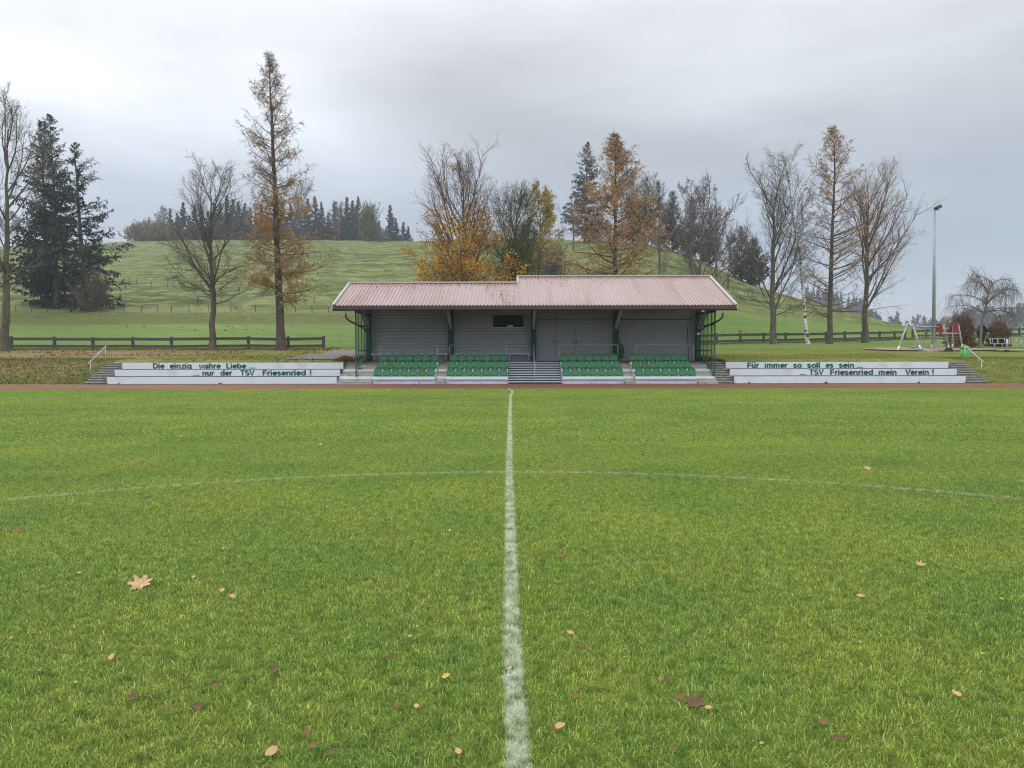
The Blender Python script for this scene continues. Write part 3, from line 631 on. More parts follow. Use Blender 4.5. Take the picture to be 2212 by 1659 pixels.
# weeds and dirt along the foot of the boards
def tuft_strip(name, label, spans, n, y, m_, h=(.02, .07), spread=.03):
    r = np.random.default_rng(len(spans) * 31 + n); c = []
    for (a, b_) in spans:
        k = int(n * (b_ - a) / 10); x = r.uniform(a, b_, k); keep = (vnoise(x, x * 0 + y, .22, 3) > .86) & (vnoise(x, x * 0, .03, 5) > .4); x = x[keep]; c.append(np.stack([x, y - np.abs(r.normal(0, spread, len(x))), x * 0], 1))
    c = np.concatenate(c); m = len(c); hh = r.uniform(h[0], h[1], m) * .6; an = r.uniform(0, 3.14, m)
    u = np.stack([np.cos(an) * .012, np.sin(an) * .012, 0 * an], 1); v = np.stack([r.normal(0, .3, m) * hh, r.normal(0, .3, m) * hh, hh], 1)
    bb = MB(); bb.quads(c + v * np.array([[1, 1, .9]]), u, v); o = bb.obj(name, m_); return tag(o, label, 'weeds', kind='stuff')
tuft_strip('wall_foot_weeds', 'small weeds and withered leaves along the foot of the white boards', [(-22, -9.2), (-7.2, -4.1), (2.7, 9.6), (11.6, 24.5)], 3200, 39.97, M_brown)

# ------------------------------------------------------------------ the grandstand
SX0, SX1 = -8.19, 10.64           # end screens
POSTX = [-8.19 + 4.7075 * i for i in range(5)]
YP, YW = 44.0, 44.25              # posts, wall face
GX = 1.22
st = thing('grandstand', 'small covered stand with red ribbed metal roof, grey back wall and green posts', 'grandstand', (GX, 44, 0))
BLK = [(-7.27, -4.02), (-3.44, -.22), (2.62, 5.84), (6.42, 9.66)]
AISLE = [(-9.10, -7.29), (-4.00, -3.46), (5.86, 6.40), (9.68, 10.70)]
SROW = [0.0, 1.0, 2.0]            # depth of the seat tiers
# floor slab and tiers
bb = MB(); bb.box(-9.1, 11.5, 42.35, YW + .02, .5, 1.085); bb.obj('floor', M_concd, st)
for (a, b_) in BLK:
    for k in range(3):
        y = Y0 + k * .98; z0 = k * RISE; zt = (k + 1) * RISE
        bb = MB(); bb.box(a + .005, b_ - .005, y + .12, Y0 + 2.36, z0 - (.05 if k == 0 else 0), zt - .15); bb.obj('tier', M_plinth, st)
        bb = MB(); bb.box(a, b_, y, Y0 + 2.36 if k < 2 else y + .36, zt - .148, zt - (.0 if k < 2 else .002)); bb.obj('bench_plank', M_plank, st, bevel=.006)
for (a, b_) in AISLE:
    wide = b_ - a > 1
    bb = MB(); bw = MB()
    for k in range(9):
        z1 = (k + 1) * .12; y = Y0 - .16 + k * (.98 / 3)
        tgt = bw if k % 3 == 2 else bb
        tgt.box(a, b_, y + (0 if k % 3 == 2 else .03), min(Y0 + 2.7, 42.7), z1 - .12 if k else -.05, z1 - (.0 if k % 3 == 2 else .04))
        if k % 3 != 2: bb.box(a - .012, b_ + .012, y, 42.7, z1 - .04, z1)
    bb.obj('steps', M_conc, st); bw.obj('step_riser', M_plank, st)
# central metal stairs
bb = MB(); bd = MB()
xa, xb = -.20, 2.60
bd.box(xa, xb, Y0 + .02, Y0 + 2.7, -.05, .03)
for k in range(9):
    z1 = (k + 1) * .12; y = Y0 - .05 + k * .29
    bb.box(xa, xb, y, y + .31, z1 - .055, z1)
    bd.box(xa + .01, xb - .01, y + .05, 42.7, z1 - .12 if k else -.05, z1 - .056)
bb.obj('stair_tread', M_stripe, st); bd.obj('stair_riser', M_stripd, st)
for x_ in (-.215, 2.605):
    bb = MB(); bb.box(x_, x_ + .015, Y0, Y0 + 2.4, -.05, .36); bb.obj('stair_cheek', M_plinth, st)
bb = MB(); xm = 1.19
bb.tube([(xm, 40.05, .1), (xm, 40.05, .98), (xm, 40.2, 1.05), (xm, 42.6, 2.05), (xm, 42.75, 2.05), (xm, 42.8, 1.95), (xm, 42.8, 1.1)], .026); bb.tube([(xm, 41.4, .6), (xm, 41.4, 1.55)], .024)
bb.obj('stair_handrail', M_galv, st, True)
# guard rails behind the seat blocks
for (a, b_) in ((820.7, 945), (971.6, 1095), (1208.8, 1334.6), (1371.7, 1497.5)):
    D = 42.75; A, B = X_at(a, D), X_at(b_, D); z = 2.03
    bb = MB(); bb.tube([(A, D, 1.08), (A, D, z - .1), (A + .03, D, z - .03), (A + .1, D, z), (B - .1, D, z), (B - .03, D, z - .03), (B, D, z - .1), (B, D, 1.08)], .024, 10); bb.obj('guard_rail', M_galv, st, True)
# posts with base plates, knee braces
for i, x in enumerate(POSTX):
    bb = MB(); bb.box(x - .145, x + .145, YP - .12, YP + .14, 1.085, 5.0); bb.obj('post', M_dgreen, st, bevel=.008)
    bb = MB(); bb.bar((x, YP - .12, 3.02), (x, 41.75, 4.02), .16, .22, up=(0, 0, 1)); bb.obj('knee_brace', M_brace, st, bevel=.01)
    bb = MB(); bb.bar((x, 40.2, 4.02), (x, 45.2, 5.85 if i > 1 else 5.55), .16, .22); bb.obj('rafter', M_dark, st)
bb = MB(); bb.box(-8.9, 11.3, 41.5, 41.7, 4.08, 4.28); bb.obj('eaves_beam', M_dark, st)
# back wall, left half boarded horizontally, right half in herringbone doors
def siding(x0, x1, holes=()):
    bb = MB(); z = 1.34; h = .185
    while z < 5.3:
        for (c, d) in [(x0, x1)]:
            zt = min(z + h - .012, 5.3); segs = [(c, d)]
            for (hx0, hx1, hz0, hz1) in holes:
                if z < hz1 and zt > hz0: segs = [s_ for s in segs for s_ in ((s[0], hx0), (hx1, s[1]))]
            for (s0, s1) in segs:
                y = YW
                bb.addv([(s0, y, z), (s1, y, z), (s1, y + .012, zt), (s0, y + .012, zt), (s0, y + .03, z), (s1, y + .03, z), (s1, y + .03, zt), (s0, y + .03, zt)],
                        [np.array([(0, 1, 2, 3), (4, 7, 6, 5), (0, 4, 5, 1), (3, 2, 6, 7), (0, 3, 7, 4), (1, 5, 6, 2)])])
        z += h
    return bb
wx0, wx1 = X_at(1067, YW), X_at(1128.6, YW); wz1 = P(0, 682.8, YW).z; wz0 = P(0, 707, YW).z
siding(POSTX[0], POSTX[1]).obj('back_wall', M_wall, st)
siding(POSTX[1], POSTX[2], [(wx0, wx1, wz0, wz1)]).obj('back_wall', M_wall, st)
bb = MB(); bb.box(POSTX[0], POSTX[2], YW + .02, YW + .2, 1.085, 1.34)
bb.obj('wall_plinth', mat('plinth_blocks', (.28, .27, .27), (.20, .19, .19), 2, .9), st)
bb = MB(); bb.box(POSTX[0], wx0, YW + .031, YW + .25, 1.34, 5.3); bb.box(wx1, POSTX[2], YW + .031, YW + .25, 1.34, 5.3); bb.box(wx0, wx1, YW + .031, YW + .25, 1.34, wz0); bb.box(wx0, wx1, YW + .031, YW + .25, wz1, 5.3)
bb.obj('wall_core', M_dark, st)
def chevron(x0, x1, z0, z1, up):
    """boards running diagonally between x0 and x1, as raised boards with gaps"""
    bb = MB(); step = .235; w_ = x1 - x0; gap = .014
    import itertools
    s = z0 - w_ - step
    while s < z1 + w_:
        # board band between lines z = s + k*(x-x0) and +step
        def line(x, off): return (s + off + (x - x0)) if up else (s + off + (x1 - x))
        poly = [(x0, line(x0, gap)), (x1, line(x1, gap)), (x1, line(x1, step)), (x0, line(x0, step))]
        def clip(p, zc, keep_above):
            o_ = []
            for i in range(len(p)):
                a, b_ = p[i], p[(i + 1) % len(p)]; ia = (a[1] >= zc) == keep_above; ib = (b_[1] >= zc) == keep_above
                if ia: o_.append(a)
                if ia != ib:
                    t = (zc - a[1]) / (b_[1] - a[1]); o_.append((a[0] + t * (b_[0] - a[0]), zc))
            return o_
        poly = clip(poly, z0, True)
        if len(poly) > 2: poly = clip(poly, z1, False)
        if len(poly) > 2:
            n = len(poly); v = [(p[0], YW, p[1]) for p in poly] + [(p[0], YW + .02, p[1]) for p in poly]
            bb.addv(v, [np.arange(n)[None]] + [np.array([[i, i + n, (i + 1) % n + n, (i + 1) % n]]) for i in range(n)])
        s += step
    return bb
d3 = [X_at(p_, YW) for p_ in (1110.5, 1187.5, 1264, 1337.6)]
e3 = [POSTX[2] + .1] + [X_at(v, YW) for v in ((523 / 2.212 + 1950) * .5486, (696 / 2.212 + 1950) * .5486, (857 / 2.212 + 1950) * .5486)] + [POSTX[3] - .05]
zs = P(0, (460 / 2.212 + 1050) * .5486, YW).z; zl = P(0, (653 / 2.212 + 1050) * .5486, YW).z
for i in range(4):
    dirn = i % 2 == 0
    chevron(e3[i] + .006, e3[i + 1] - .006, zs + .01, 5.3, not dirn if i else False).obj('wall_panel', M_wall, st)
    o = chevron(e3[i] + .006, e3[i + 1] - .006, 1.13, zs - .01, dirn).obj('door', M_wall, st)
    hx = e3[i] + .09 if i % 2 == 0 else e3[i + 1] - .09
    if i in (0, 1, 2):
        for hx in ((e3[i] + .08, e3[i + 1] - .1) if i < 2 else (e3[i] + .08,)):
            bh = MB(); bh.box(hx - .015, hx + .015, YW - .04, YW - .01, zs - 1.35, zs - 1.15); bh.obj('handle', M_black, o)
e4 = [POSTX[3] + .05] + [X_at(v, YW) for v in ((1205 / 2.212 + 1950) * .5486, (1376 / 2.212 + 1950) * .5486, (1550 / 2.212 + 1950) * .5486)] + [POSTX[4] - .32]
for i in range(4):
    chevron(e4[i] + .006, e4[i + 1] - .006, zs + .02, 5.3, i % 2 == 0).obj('wall_panel', M_wall, st)
    chevron(e4[i] + .006, e4[i + 1] - .006, 1.13, zs - .02, i % 2 == 0).obj('wall_panel', M_wall, st)
bb = MB(); bb.box(e4[4], POSTX[4], YW, YW + .02, 1.13, 5.3); bb.obj('wall_panel', M_wall, st)
bb = MB(); bb.box(POSTX[2], POSTX[4], YW + .021, YW + .25, 1.085, 5.3); bb.obj('wall_core', M_dark, st)
bb = MB(); bb.box(POSTX[2], POSTX[4], YW - .01, YW + .02, 1.086, 1.125); bb.obj('door_sill', M_dark, st)
# window
bb = MB(); y = YW - .02; fw = .05
bb.box(wx0 - fw, wx1 + fw, y - .02, y + .06, wz1, wz1 + fw); bb.box(wx0 - fw, wx0, y - .02, y + .06, wz0, wz1); bb.box(wx1, wx1 + fw, y - .02, y + .06, wz0, wz1)
win = bb.obj('window', M_dark, st)
bb = MB(); bb.box(wx0, wx1, y + .10, y + .12, wz0, wz1); bb.obj('pane', M_winglass, win)
bb = MB(); bb.box(wx0 - fw, wx1 + fw, y - .06, y + .06, wz0 - .05, wz0); bb.obj('sill', M_plank, win)
bb = MB(); bb.box(wx0 + .36, wx0 + .39, y + .07, y + .10, wz0, wz1); bb.box(wx1 - .3, wx1 - .28, y + .07, y + .10, wz0, wz1); bb.obj('mullion', M_dark, win)
bb = MB(); bb.box(wx0 + .78, wx0 + 1.1, y + .08, y + .098, wz0 + .03, wz0 + .13); bb.obj('window_sign', M_white, win)
# wall bench on the left half
for (a, b_) in ((POSTX[0] + .15, POSTX[1] - .18), (POSTX[1] + .18, POSTX[2] - .15)):
    bb = MB(); bb.box(a, b_, YW - .38, YW - .02, 1.50, 1.545); ob = bb.obj('bench_seat', M_plank, st)
    bb = MB()
    for f_ in (.03, .5, .72, .97):
        bb = MB(); xx = a + (b_ - a) * f_; bb.box(xx - .03, xx + .03, YW - .3, YW - .02, 1.40, 1.50); bb.box(xx - .02, xx + .02, YW - .08, YW - .02, 1.2, 1.4); bb.obj('bracket', M_plank, ob)
# building volume behind the wall
bb = MB(); bb.box(-8.3, 10.75, YW + .25, 49.6, 1.0, 3.95); bb.obj('rear_wall', M_barn, st)
for x_ in (-8.3, 10.62):
    zr = 5.2 if x_ < 0 else 5.65
    bb = MB(); bb.addv([(x_, YW + .25, 3.95), (x_, 49.6, 3.95), (x_, 44.4, zr), (x_ + .13, YW + .25, 3.95), (x_ + .13, 49.6, 3.95), (x_ + .13, 44.4, zr)], [np.array([(0, 1, 2), (5, 4, 3)]), np.array([(0, 3, 4, 1), (1, 4, 5, 2), (2, 5, 3, 0)])]); bb.obj('gable', M_barn, st)
# ribbed roof
def ribbed(x0, x1, ya, za, yb, zb, pitch=.19, thick=.04):
    prof = []; x = x0; h = .038
    while x < x1 - pitch * .5:
        for fx, fz in ((0, 0), (.60, 0), (.68, h), (.88, h), (.96, 0)): prof.append((x + fx * pitch, fz * 1.25))
        x += pitch
    prof.append((x1, 0)); prof = [p for p in prof if p[0] <= x1 + 1e-6]; n = len(prof)
    nrm = np.array([0, -(zb - za), (yb - ya)], float); nrm /= np.linalg.norm(nrm)
    if nrm[2] < 0: nrm = -nrm
    v = []
    for (yy_, zz) in ((ya, za), (yb, zb)):
        for (px_, hz) in prof: v.append(np.array([px_, yy_, zz]) + nrm * hz)
    i = np.arange(n - 1); bb = MB(); bb.addv(v, [np.stack([i, i + 1, i + 1 + n, i + n], -1)]); return bb
EX0, EX1, YE, ZE = -9.17, 11.50, 39.5, 4.02
XS = .31; YR1, ZR1 = 43.55, 5.50; YR2, ZR2 = 44.85, 5.98
o = ribbed(EX0, XS, YE, ZE, YR1, ZR1).obj('roof_sheet', M_roof, st)
o = ribbed(XS, EX1, YE, ZE, YR2, ZR2).obj('roof_sheet', M_roof, st)
ribbed(EX0, XS, YR1, ZR1, 50.2, 3.75).obj('roof_sheet', M_roof, st); ribbed(XS, EX1, YR2, ZR2, 50.2, 3.95).obj('roof_sheet', M_roof, st)
# soffit boards under the sheets
bb = MB(); bb.addv([(EX0 + .02, YE + .03, ZE - .06), (EX1 - .02, YE + .03, ZE - .06), (EX1 - .02, YR2, ZR2 - .08), (XS, YR2, ZR2 - .08), (XS, YR1, ZR1 - .06), (EX0 + .02, YR1, ZR1 - .06)], [np.arange(6)[None]])
bb.obj('soffit', M_dark, st)
bb = MB(); bb.box(EX0, EX1, YE - .01, YE + .03, ZE - .24, ZE - .02); bb.obj('fascia', M_fascia, st)
# verge boards, ridge caps and the step between the two roofs
def verge(x, w_, ya, za, yb, zb, name='verge_board', m_=M_ridge, dz=.07):
    bb = MB(); bb.addv([(x, ya, za - .18), (x, yb, zb - .18), (x, yb, zb + dz), (x, ya, za + dz), (x + w_, ya, za - .18), (x + w_, yb, zb - .18), (x + w_, yb, zb + dz), (x + w_, ya, za + dz)],
            [np.array([(0, 1, 2, 3), (7, 6, 5, 4), (0, 4, 5, 1), (3, 2, 6, 7), (0, 3, 7, 4), (1, 5, 6, 2)])]); return bb.obj(name, m_, st)
verge(EX0 - .05, .045, YE, ZE, YR1, ZR1); verge(EX1 + .005, .045, YE, ZE, YR2, ZR2); verge(EX0 - .05, .045, YR1, ZR1, 50.2, 3.75); verge(EX1 + .005, .045, YR2, ZR2, 50.2, 3.95)
bb = MB(); bb.bar((EX0 + .02, YE, ZE + .072), (EX0 + .02, YR1, ZR1 + .072), .14, .012); bb.obj('verge_flashing', mat('pale_flashing', (.45, .47, .45), rough=.5), st); bb = MB(); bb.bar((EX1 - .02, YE, ZE + .072), (EX1 - .02, YR2, ZR2 + .072), .16, .012); bb.obj('verge_flashing', mat('pale_flashing', (.45, .47, .45), rough=.5), st)
bb = MB(); bb.box(EX0 - .05, XS + .02, YR1 - .12, YR1 + .12, ZR1 + .03, ZR1 + .10); bb.obj('ridge_cap', M_ridge, st)
bb = MB(); bb.box(XS - .03, EX1 + .05, YR2 - .12, YR2 + .12, ZR2 + .03, ZR2 + .10); bb.obj('ridge_cap', M_ridge, st)
bb = MB(); bb.addv([(XS - .04, YR1 - .3, ZR1 - .15), (XS - .04, YR2, ZR2 - .2), (XS - .04, YR2, ZR2 + .08), (XS - .04, YR1 - .3, ZR1 - .08), (XS + .07, YR1 - .3, ZR1 - .15), (XS + .07, YR2, ZR2 - .2), (XS + .07, YR2, ZR2 + .08), (XS + .07, YR1 - .3, ZR1 - .04)],
        [np.array([(0, 1, 2, 3), (7, 6, 5, 4), (0, 4, 5, 1), (3, 2, 6, 7), (0, 3, 7, 4), (1, 5, 6, 2)])]); bb.obj('roof_step_flashing', M_ridge, st)
bb = MB(); bb.poly([(XS, YR1, ZR1 - .05), (XS, YR2 + .0, ZR2 - .02), (XS, 50.2, 3.95), (XS, 50.2, 3.75)]); bb.obj('step_wall', M_barn, st)
# screw heads on the sheets
bb = MB(); sl1 = (ZR1 - ZE) / (YR1 - YE); sl2 = (ZR2 - ZE) / (YR2 - YE); r_ = np.random.default_rng(5)
for row in range(1, 6):
    x = EX0 + .1455
    while x < EX1 - .1:
        yy_ = YE + row * .9 - .35; right_ = x > XS; s_ = sl2 if right_ else sl1
        if yy_ < (YR2 if right_ else YR1) - .2: bb.box(x - .012, x + .012, yy_, yy_ + .05, ZE + (yy_ - YE) * s_ + .036, ZE + (yy_ - YE) * s_ + .062)
        x += .38
bb.obj('roof_screws', mat('screw_heads', (.22, .14, .14), rough=.6), st)
# gutter (half round) and downpipes
bb = MB(); ang = np.linspace(0, math.pi, 9); gz = ZE - .20; gy = YE - .075; v = []
for rr_ in (.07, .062):
    for x_ in (EX0, EX1):
        for a in ang: v.append((x_, gy - rr_ * math.cos(a), gz - rr_ * math.sin(a)))
n = 9; i = np.arange(n - 1); bb.addv(v, [np.stack([i, i + 1, i + 1 + n, i + n], -1), np.stack([i + 2 * n, i + 3 * n, i + 1 + 3 * n, i + 1 + 2 * n], -1)])
bb.obj('gutter', mat('dark_gutter', (.030, .022, .026), rough=.4), st, True)
M_pipe = mat('dark_downpipe', (.055, .055, .06), (.03, .03, .033), 3, .35, spec=.6)
for (xp, sgn, xe) in ((EX0 + 1.0 - .06, 1, SX0), (EX1 - .72 + .02, -1, SX1)):
    bb = MB(); x0_ = X_at(748, 39.45) if sgn > 0 else X_at(1560, 39.45)
    bb.tube([(x0_, gy, gz - .05), (x0_, gy, gz - .25), (x0_ + .01 * sgn, gy + .05, gz - .42), (x0_ + .12 * sgn, gy + .25, gz - .56), (xe - .16 * sgn, 43.6, 2.98), (xe - .12 * sgn, 44.0, 2.75), (xe - .12 * sgn, 44.2, 2.6), (xe - .12 * sgn, 44.25, 1.2)], .05, 10)
    bb.obj('downpipe', M_pipe, st, True)
# end screens: green steel frame with glass panes
for sx, sg in ((SX0, 1), (SX1, -1)):
    ys_ = [40.42, 41.1, 42.0, 42.75, 43.5]; zb_ = [.36, .72, 1.09, 1.09, 1.09]; zt = 3.83
    fr = MB(); t_ = .035
    fr.box(sx - .03, sx + .03, 40.39, 40.45, .36, zt)
    for i in range(1, 5): fr.box(sx - t_ / 2 - .005, sx + t_ / 2 + .005, ys_[i] - t_ / 2, ys_[i] + t_ / 2, zb_[i], zt)
    fr.box(sx - .04, sx + .04, 40.35, YP - .12, zt - .12, zt + .02)
    for z_ in (3.08,): fr.box(sx - .022, sx + .022, 40.45, YP - .12, z_ - .03, z_ + .03)
    fr.box(sx - .024, sx + .024, 41.1, YP - .12, 1.68, 1.74)
    for i in range(4): fr.box(sx - .023, sx + .023, ys_[i], ys_[i + 1], max(zb_[i], zb_[i]) + .0, zb_[i] + .07)
    fr.box(sx - .026, sx + .026, 40.45, 41.1, 1.22, 1.27); fr.box(sx - .05, sx + .05, 42.75, YP - .12, 1.09, 1.33)
    scr = fr.obj('side_screen', M_green, st)
    for i in range(4):
        bb = MB(); bb.box(sx - .006, sx + .006, ys_[i] + .03, ys_[i + 1] - .03, zb_[i] + .07, 3.05); bb.obj('pane', M_glass, scr)
        bb = MB(); bb.box(sx - .006, sx + .006, ys_[i] + .03, ys_[i + 1] - .03, 3.11, zt - .12); bb.obj('pane', M_glass, scr)
# small label plate on the right post
bb = MB(); x_ = POSTX[4]; bb.box(x_ - .10, x_ + .10, YP - .135, YP - .125, 2.62, 2.72); bb.obj('post_sign', M_white, st)
# things standing or hanging under the roof
bb = MB(); bb.tube([(X_at(1486, 44.1), 43.95, 1.1), (X_at(1485, 44.1), 44.2, 3.1)], .018, 8); o = bb.obj('leaning_pole', M_black); tag(o, 'thin black pole leaning on the herringbone back wall near the right post', 'pole')
t = thing('hanging_bag', 'green bag on a black strap hanging from the fourth post of the stand', 'bag', (POSTX[3] + .26, 43.8, 2.0))
bb = MB(); rg = [(0, .02), (.08, .13), (.3, .17), (.6, .16), (.75, .10), (.8, .02)]
for k in range(len(rg) - 1): bb.tube([(POSTX[3] + .27, 43.78, 1.28 + rg[k][0]), (POSTX[3] + .27, 43.78, 1.28 + rg[k + 1][0])], [rg[k][1], rg[k + 1][1]], 12)
bb.obj('bag_body', mat('green_cloth', (.02, .13, .04), (.015, .09, .03), 4, .9), t, True)
bb = MB(); bb.tube([(POSTX[3] + .25, 43.76, 2.0), (POSTX[3] + .18, 43.8, 2.3), (POSTX[3] + .14, 43.85, 2.35)], .025, 6); bb.obj('strap', M_black, t)

# ------------------------------------------------------------------ stadium seats
def seat_proto(m_, name='stadium_seat'):
    t = thing(name, 'x', 'seat', (0, 0, 0), 'green bucket seats of the stand')
    wv = .224; nu, nv = 13, 14; prof = []
    # profile: front lip, seat pan, curve, back  (y forward is negative)
    for s in np.linspace(0, 1, nv):
        if s < .45: y = -.20 + s / .45 * .33; z = .065 - .025 * math.sin(s / .45 * math.pi)
        else:
            k = (s - .45) / .55; y = .13 + .06 * k + .025 * math.sin(k * 2); z = .065 + .385 * k
        prof.append((y, z, s))
    v = []
    for y, z, s in prof:
        half = wv
        if s < .12: half = wv * (.90 + .10 * math.sin(s / .12 * math.pi / 2))
        if s > .45:
            k = (s - .45) / .55; half = wv * (1 - .09 * k) * (math.sqrt(max(0, 1 - max(0, (k - .58) / .42) ** 2.8)) if k > .58 else 1); half = max(half, .03)
        for u in np.linspace(-1, 1, nu):
            curl = .045 * abs(u) ** 2.5
            v.append((u * half, y - (curl if s > .45 else 0) * .8, z + (curl if s <= .5 else 0)))
    v = np.array(v); a = (np.arange(nv - 1) * nu)[:, None] + np.arange(nu - 1)[None]
    f = np.stack([a, a + 1, a + nu + 1, a + nu], -1).reshape(-1, 4)
    bb = MB(); bb.addv(v, [f]); sh = bb.obj('shell', m_, t, True); md = sh.modifiers.new('solid', 'SOLIDIFY'); md.thickness = .012
    bb = MB(); bb.box(-.15, .15, -.10, -.05, 0, .045); bb.box(-.15, .15, .05, .10, 0, .045); bb.tube([(-.19, .1, .03), (.19, .1, .03)], .014, 6); bb.obj('seat_bracket', M_galv, t)
    return t
ORD = ['first', 'second', 'third', 'fourth', 'fifth', 'sixth', 'seventh']
ROWN = ['front', 'middle', 'back']; BLN = ['leftmost block', 'block left of stairs', 'block right of stairs', 'rightmost block']
pa = seat_proto(M_seat); pb = seat_proto(M_seatf); used = set()
FADED = {(0, 1, 1), (0, 0, 5), (3, 1, 0), (3, 1, 1)}
for bi, (a, b_) in enumerate(BLK):
    for k in range(3):
        y = Y0 + k * .98 + .22; z = (k + 1) * RISE + .0
        for j in range(7):
            fd = (bi, k, j) in FADED; src = pb if fd else pa
            o = src if id(src) not in used else copy_tree(src); used.add(id(src))
            pit = (b_ - a - .02) / 7
            o.location = (a + .01 + pit * (j + .5) + random.uniform(-.006, .006), y, z); o.rotation_euler.z = R(random.uniform(-1.5, 1.5))
            o['label'] = ('yellowish faded ' if fd else 'dark green ') + 'bucket seat, %s from left in %s row of %s' % (ORD[j], ROWN[k], BLN[bi])

# ------------------------------------------------------------------ timber fences
def fence(name, label, pts, rails_split=True, h=1.02):
    """post and rail fence through pts (x, y)"""
    x0, y0 = pts[0]; t = thing(name, label, 'fence', (x0, y0, zgs(x0, y0)))
    P3 = [(x, y, zgs(x, y)) for x, y in pts]
    for i, (x, y, z) in enumerate(P3):
        M = Matrix.Translation((x, y, z)) @ Matrix.Rotation(R(random.uniform(-1.5, 1.5)), 4, 'Y') @ Matrix.Rotation(R(random.uniform(-2, 2)), 4, 'X')
        bb = MB(); bb.box(-.10, .10, -.06, .10, -.3, h + random.uniform(-.03, .05), M); bb.obj('post', M_fence, t, bevel=.01)
    for i in range(len(P3) - 1):
        a, b_ = np.array(P3[i]), np.array(P3[i + 1])
        for zr, hh in ((.82, .25), (.27, .22)):
            j1, j2 = random.uniform(-.015, .015), random.uniform(-.015, .015)
            bb = MB(); bb.bar(a + (0, -.09, zr + j1), b_ + (0, -.09, zr + j2), .05, hh - .02); bb.obj('rail', M_fence, t)
    return t
fl = [X_at(v, 60) for v in (-60, 25, 118, 200.6, 287, 370, 455, 536, 622, 698)]
fence('timber_fence', 'dark weathered two-rail timber fence on the leafy bank left of the stand', [(x, 60 + .02 * i) for i, x in enumerate(fl)])
frp = [1498, 1548, 1598.7, 1648.6, 1696, 1741, 1783, 1824, 1861.5, 1899, 1931, 1954]; frd = np.interp(frp, [1498, 1548, 1899, 1954], [70.4, 72, 84, 85])
fence('timber_fence', 'grey two-rail timber fence running behind the bare birch and larch group', [(X_at(p_, d_), d_) for p_, d_ in zip(frp, frd)])
fence('timber_fence', 'short grey timber fence behind the swing and bushes of the playground', [(X_at(p_, d_), d_) for p_, d_ in zip((1970, 1999, 2030, 2060, 2092, 2125, 2160, 2200, 2235, 2270), np.linspace(88, 92, 10))], h=1.05)
def wire_fence(label, pts, h=1.0):
    x0, y0 = pts[0]; t = thing('wire_fence', label, 'fence', (x0, y0, zgs(x0, y0))); P3 = []
    for (x, y) in pts:
        z = zgs(x, y); tx = random.uniform(-.08, .08); hh = h * random.uniform(.85, 1.1); bb = MB(); bb.tube([(x, y, z - .2), (x + tx, y, z + hh)], .055, 6); bb.obj('post', M_fence, t); P3.append((x, y, z))
    for f_ in (.45, .85):
        bb = MB(); bb.tube([(a[0], a[1], a[2] + h * f_) for a in P3], .012, 3); bb.obj('wire', M_wire, t)
    return t
wire_fence('low wire pasture fence on thin posts along the foot of the hill', [(X_at(p_, 112.5), 112.5 + random.uniform(-.3, .3)) for p_ in (40, 72, 104, 150, 186, 234, 270, 307, 344, 372, 410, 452, 502, 553, 604, 640, 676, 712)])
wire_fence('old wire pasture fence climbing diagonally across the hillside behind the bare tree', [(X_at(p_, d_), d_) for p_, d_ in zip((250, 283, 299, 330, 366, 400, 440, 480, 520, 570, 606, 640, 680), np.linspace(146, 124, 13))], 1.1)

# ------------------------------------------------------------------ trees: vectorised branching
def nrm(v): return v / np.maximum(np.linalg.norm(v, axis=-1, keepdims=True), 1e-9)
def grow(p, d, ln, K, up, wig, r):
    p = np.asarray(p, float); d = nrm(np.asarray(d, float)); n = len(p); pts = np.zeros((n, K + 1, 3)); pts[:, 0] = p
    ln = np.asarray(ln, float).reshape(-1, 1); up = np.broadcast_to(np.asarray(up, float).reshape(-1, 1), (n, 1))
    for k in range(K):
        d = nrm(d + np.array([[0, 0, 1.]]) * up / K + r.normal(0, wig, (n, 3)))
        pts[:, k + 1] = pts[:, k] + d * ln / K
    return pts
def spawn(par, n, t0, t1, ang, av, lenf, K, up, wig, r, flat=0.0, plen=None):
    """n children on every parent polyline par (M,K+1,3); returns polylines, parent index, t"""
    M, K1, _ = par.shape
    idx = np.repeat(np.arange(M), n); t = t0 + (t1 - t0) * ((np.tile(np.arange(n), M) + r.uniform(0, 1, M * n)) / n)
    f = t * (K1 - 1); i = np.minimum(f.astype(int), K1 - 2); w_ = (f - i)[:, None]
    p = par[idx, i] * (1 - w_) + par[idx, i + 1] * w_; tan = nrm(par[idx, i + 1] - par[idx, i])
    rv = r.normal(0, 1, (len(p), 3)); rv[:, 2] *= (1 - flat); side = nrm(rv - (rv * tan).sum(1, keepdims=True) * tan)
    a = np.radians(r.normal(ang, av, len(p)))[:, None]; d = tan * np.cos(a) + side * np.sin(a)
    pl = np.linalg.norm(np.diff(par, axis=1), axis=2).sum(1)[idx]
    ln = lenf(t, p, pl) * r.uniform(.65, 1.15, len(p))
    return grow(p, d, ln, K, up, wig, r), idx, t
def taper(pts, r0, r1):
    K1 = pts.shape[1]; k = np.linspace(0, 1, K1)[None]; r0 = np.broadcast_to(np.asarray(r0, float).reshape(-1, 1), (len(pts), 1)); r1 = np.broadcast_to(np.asarray(r1, float).reshape(-1, 1), (len(pts), 1))
    return r0 * (1 - k) + r1 * k
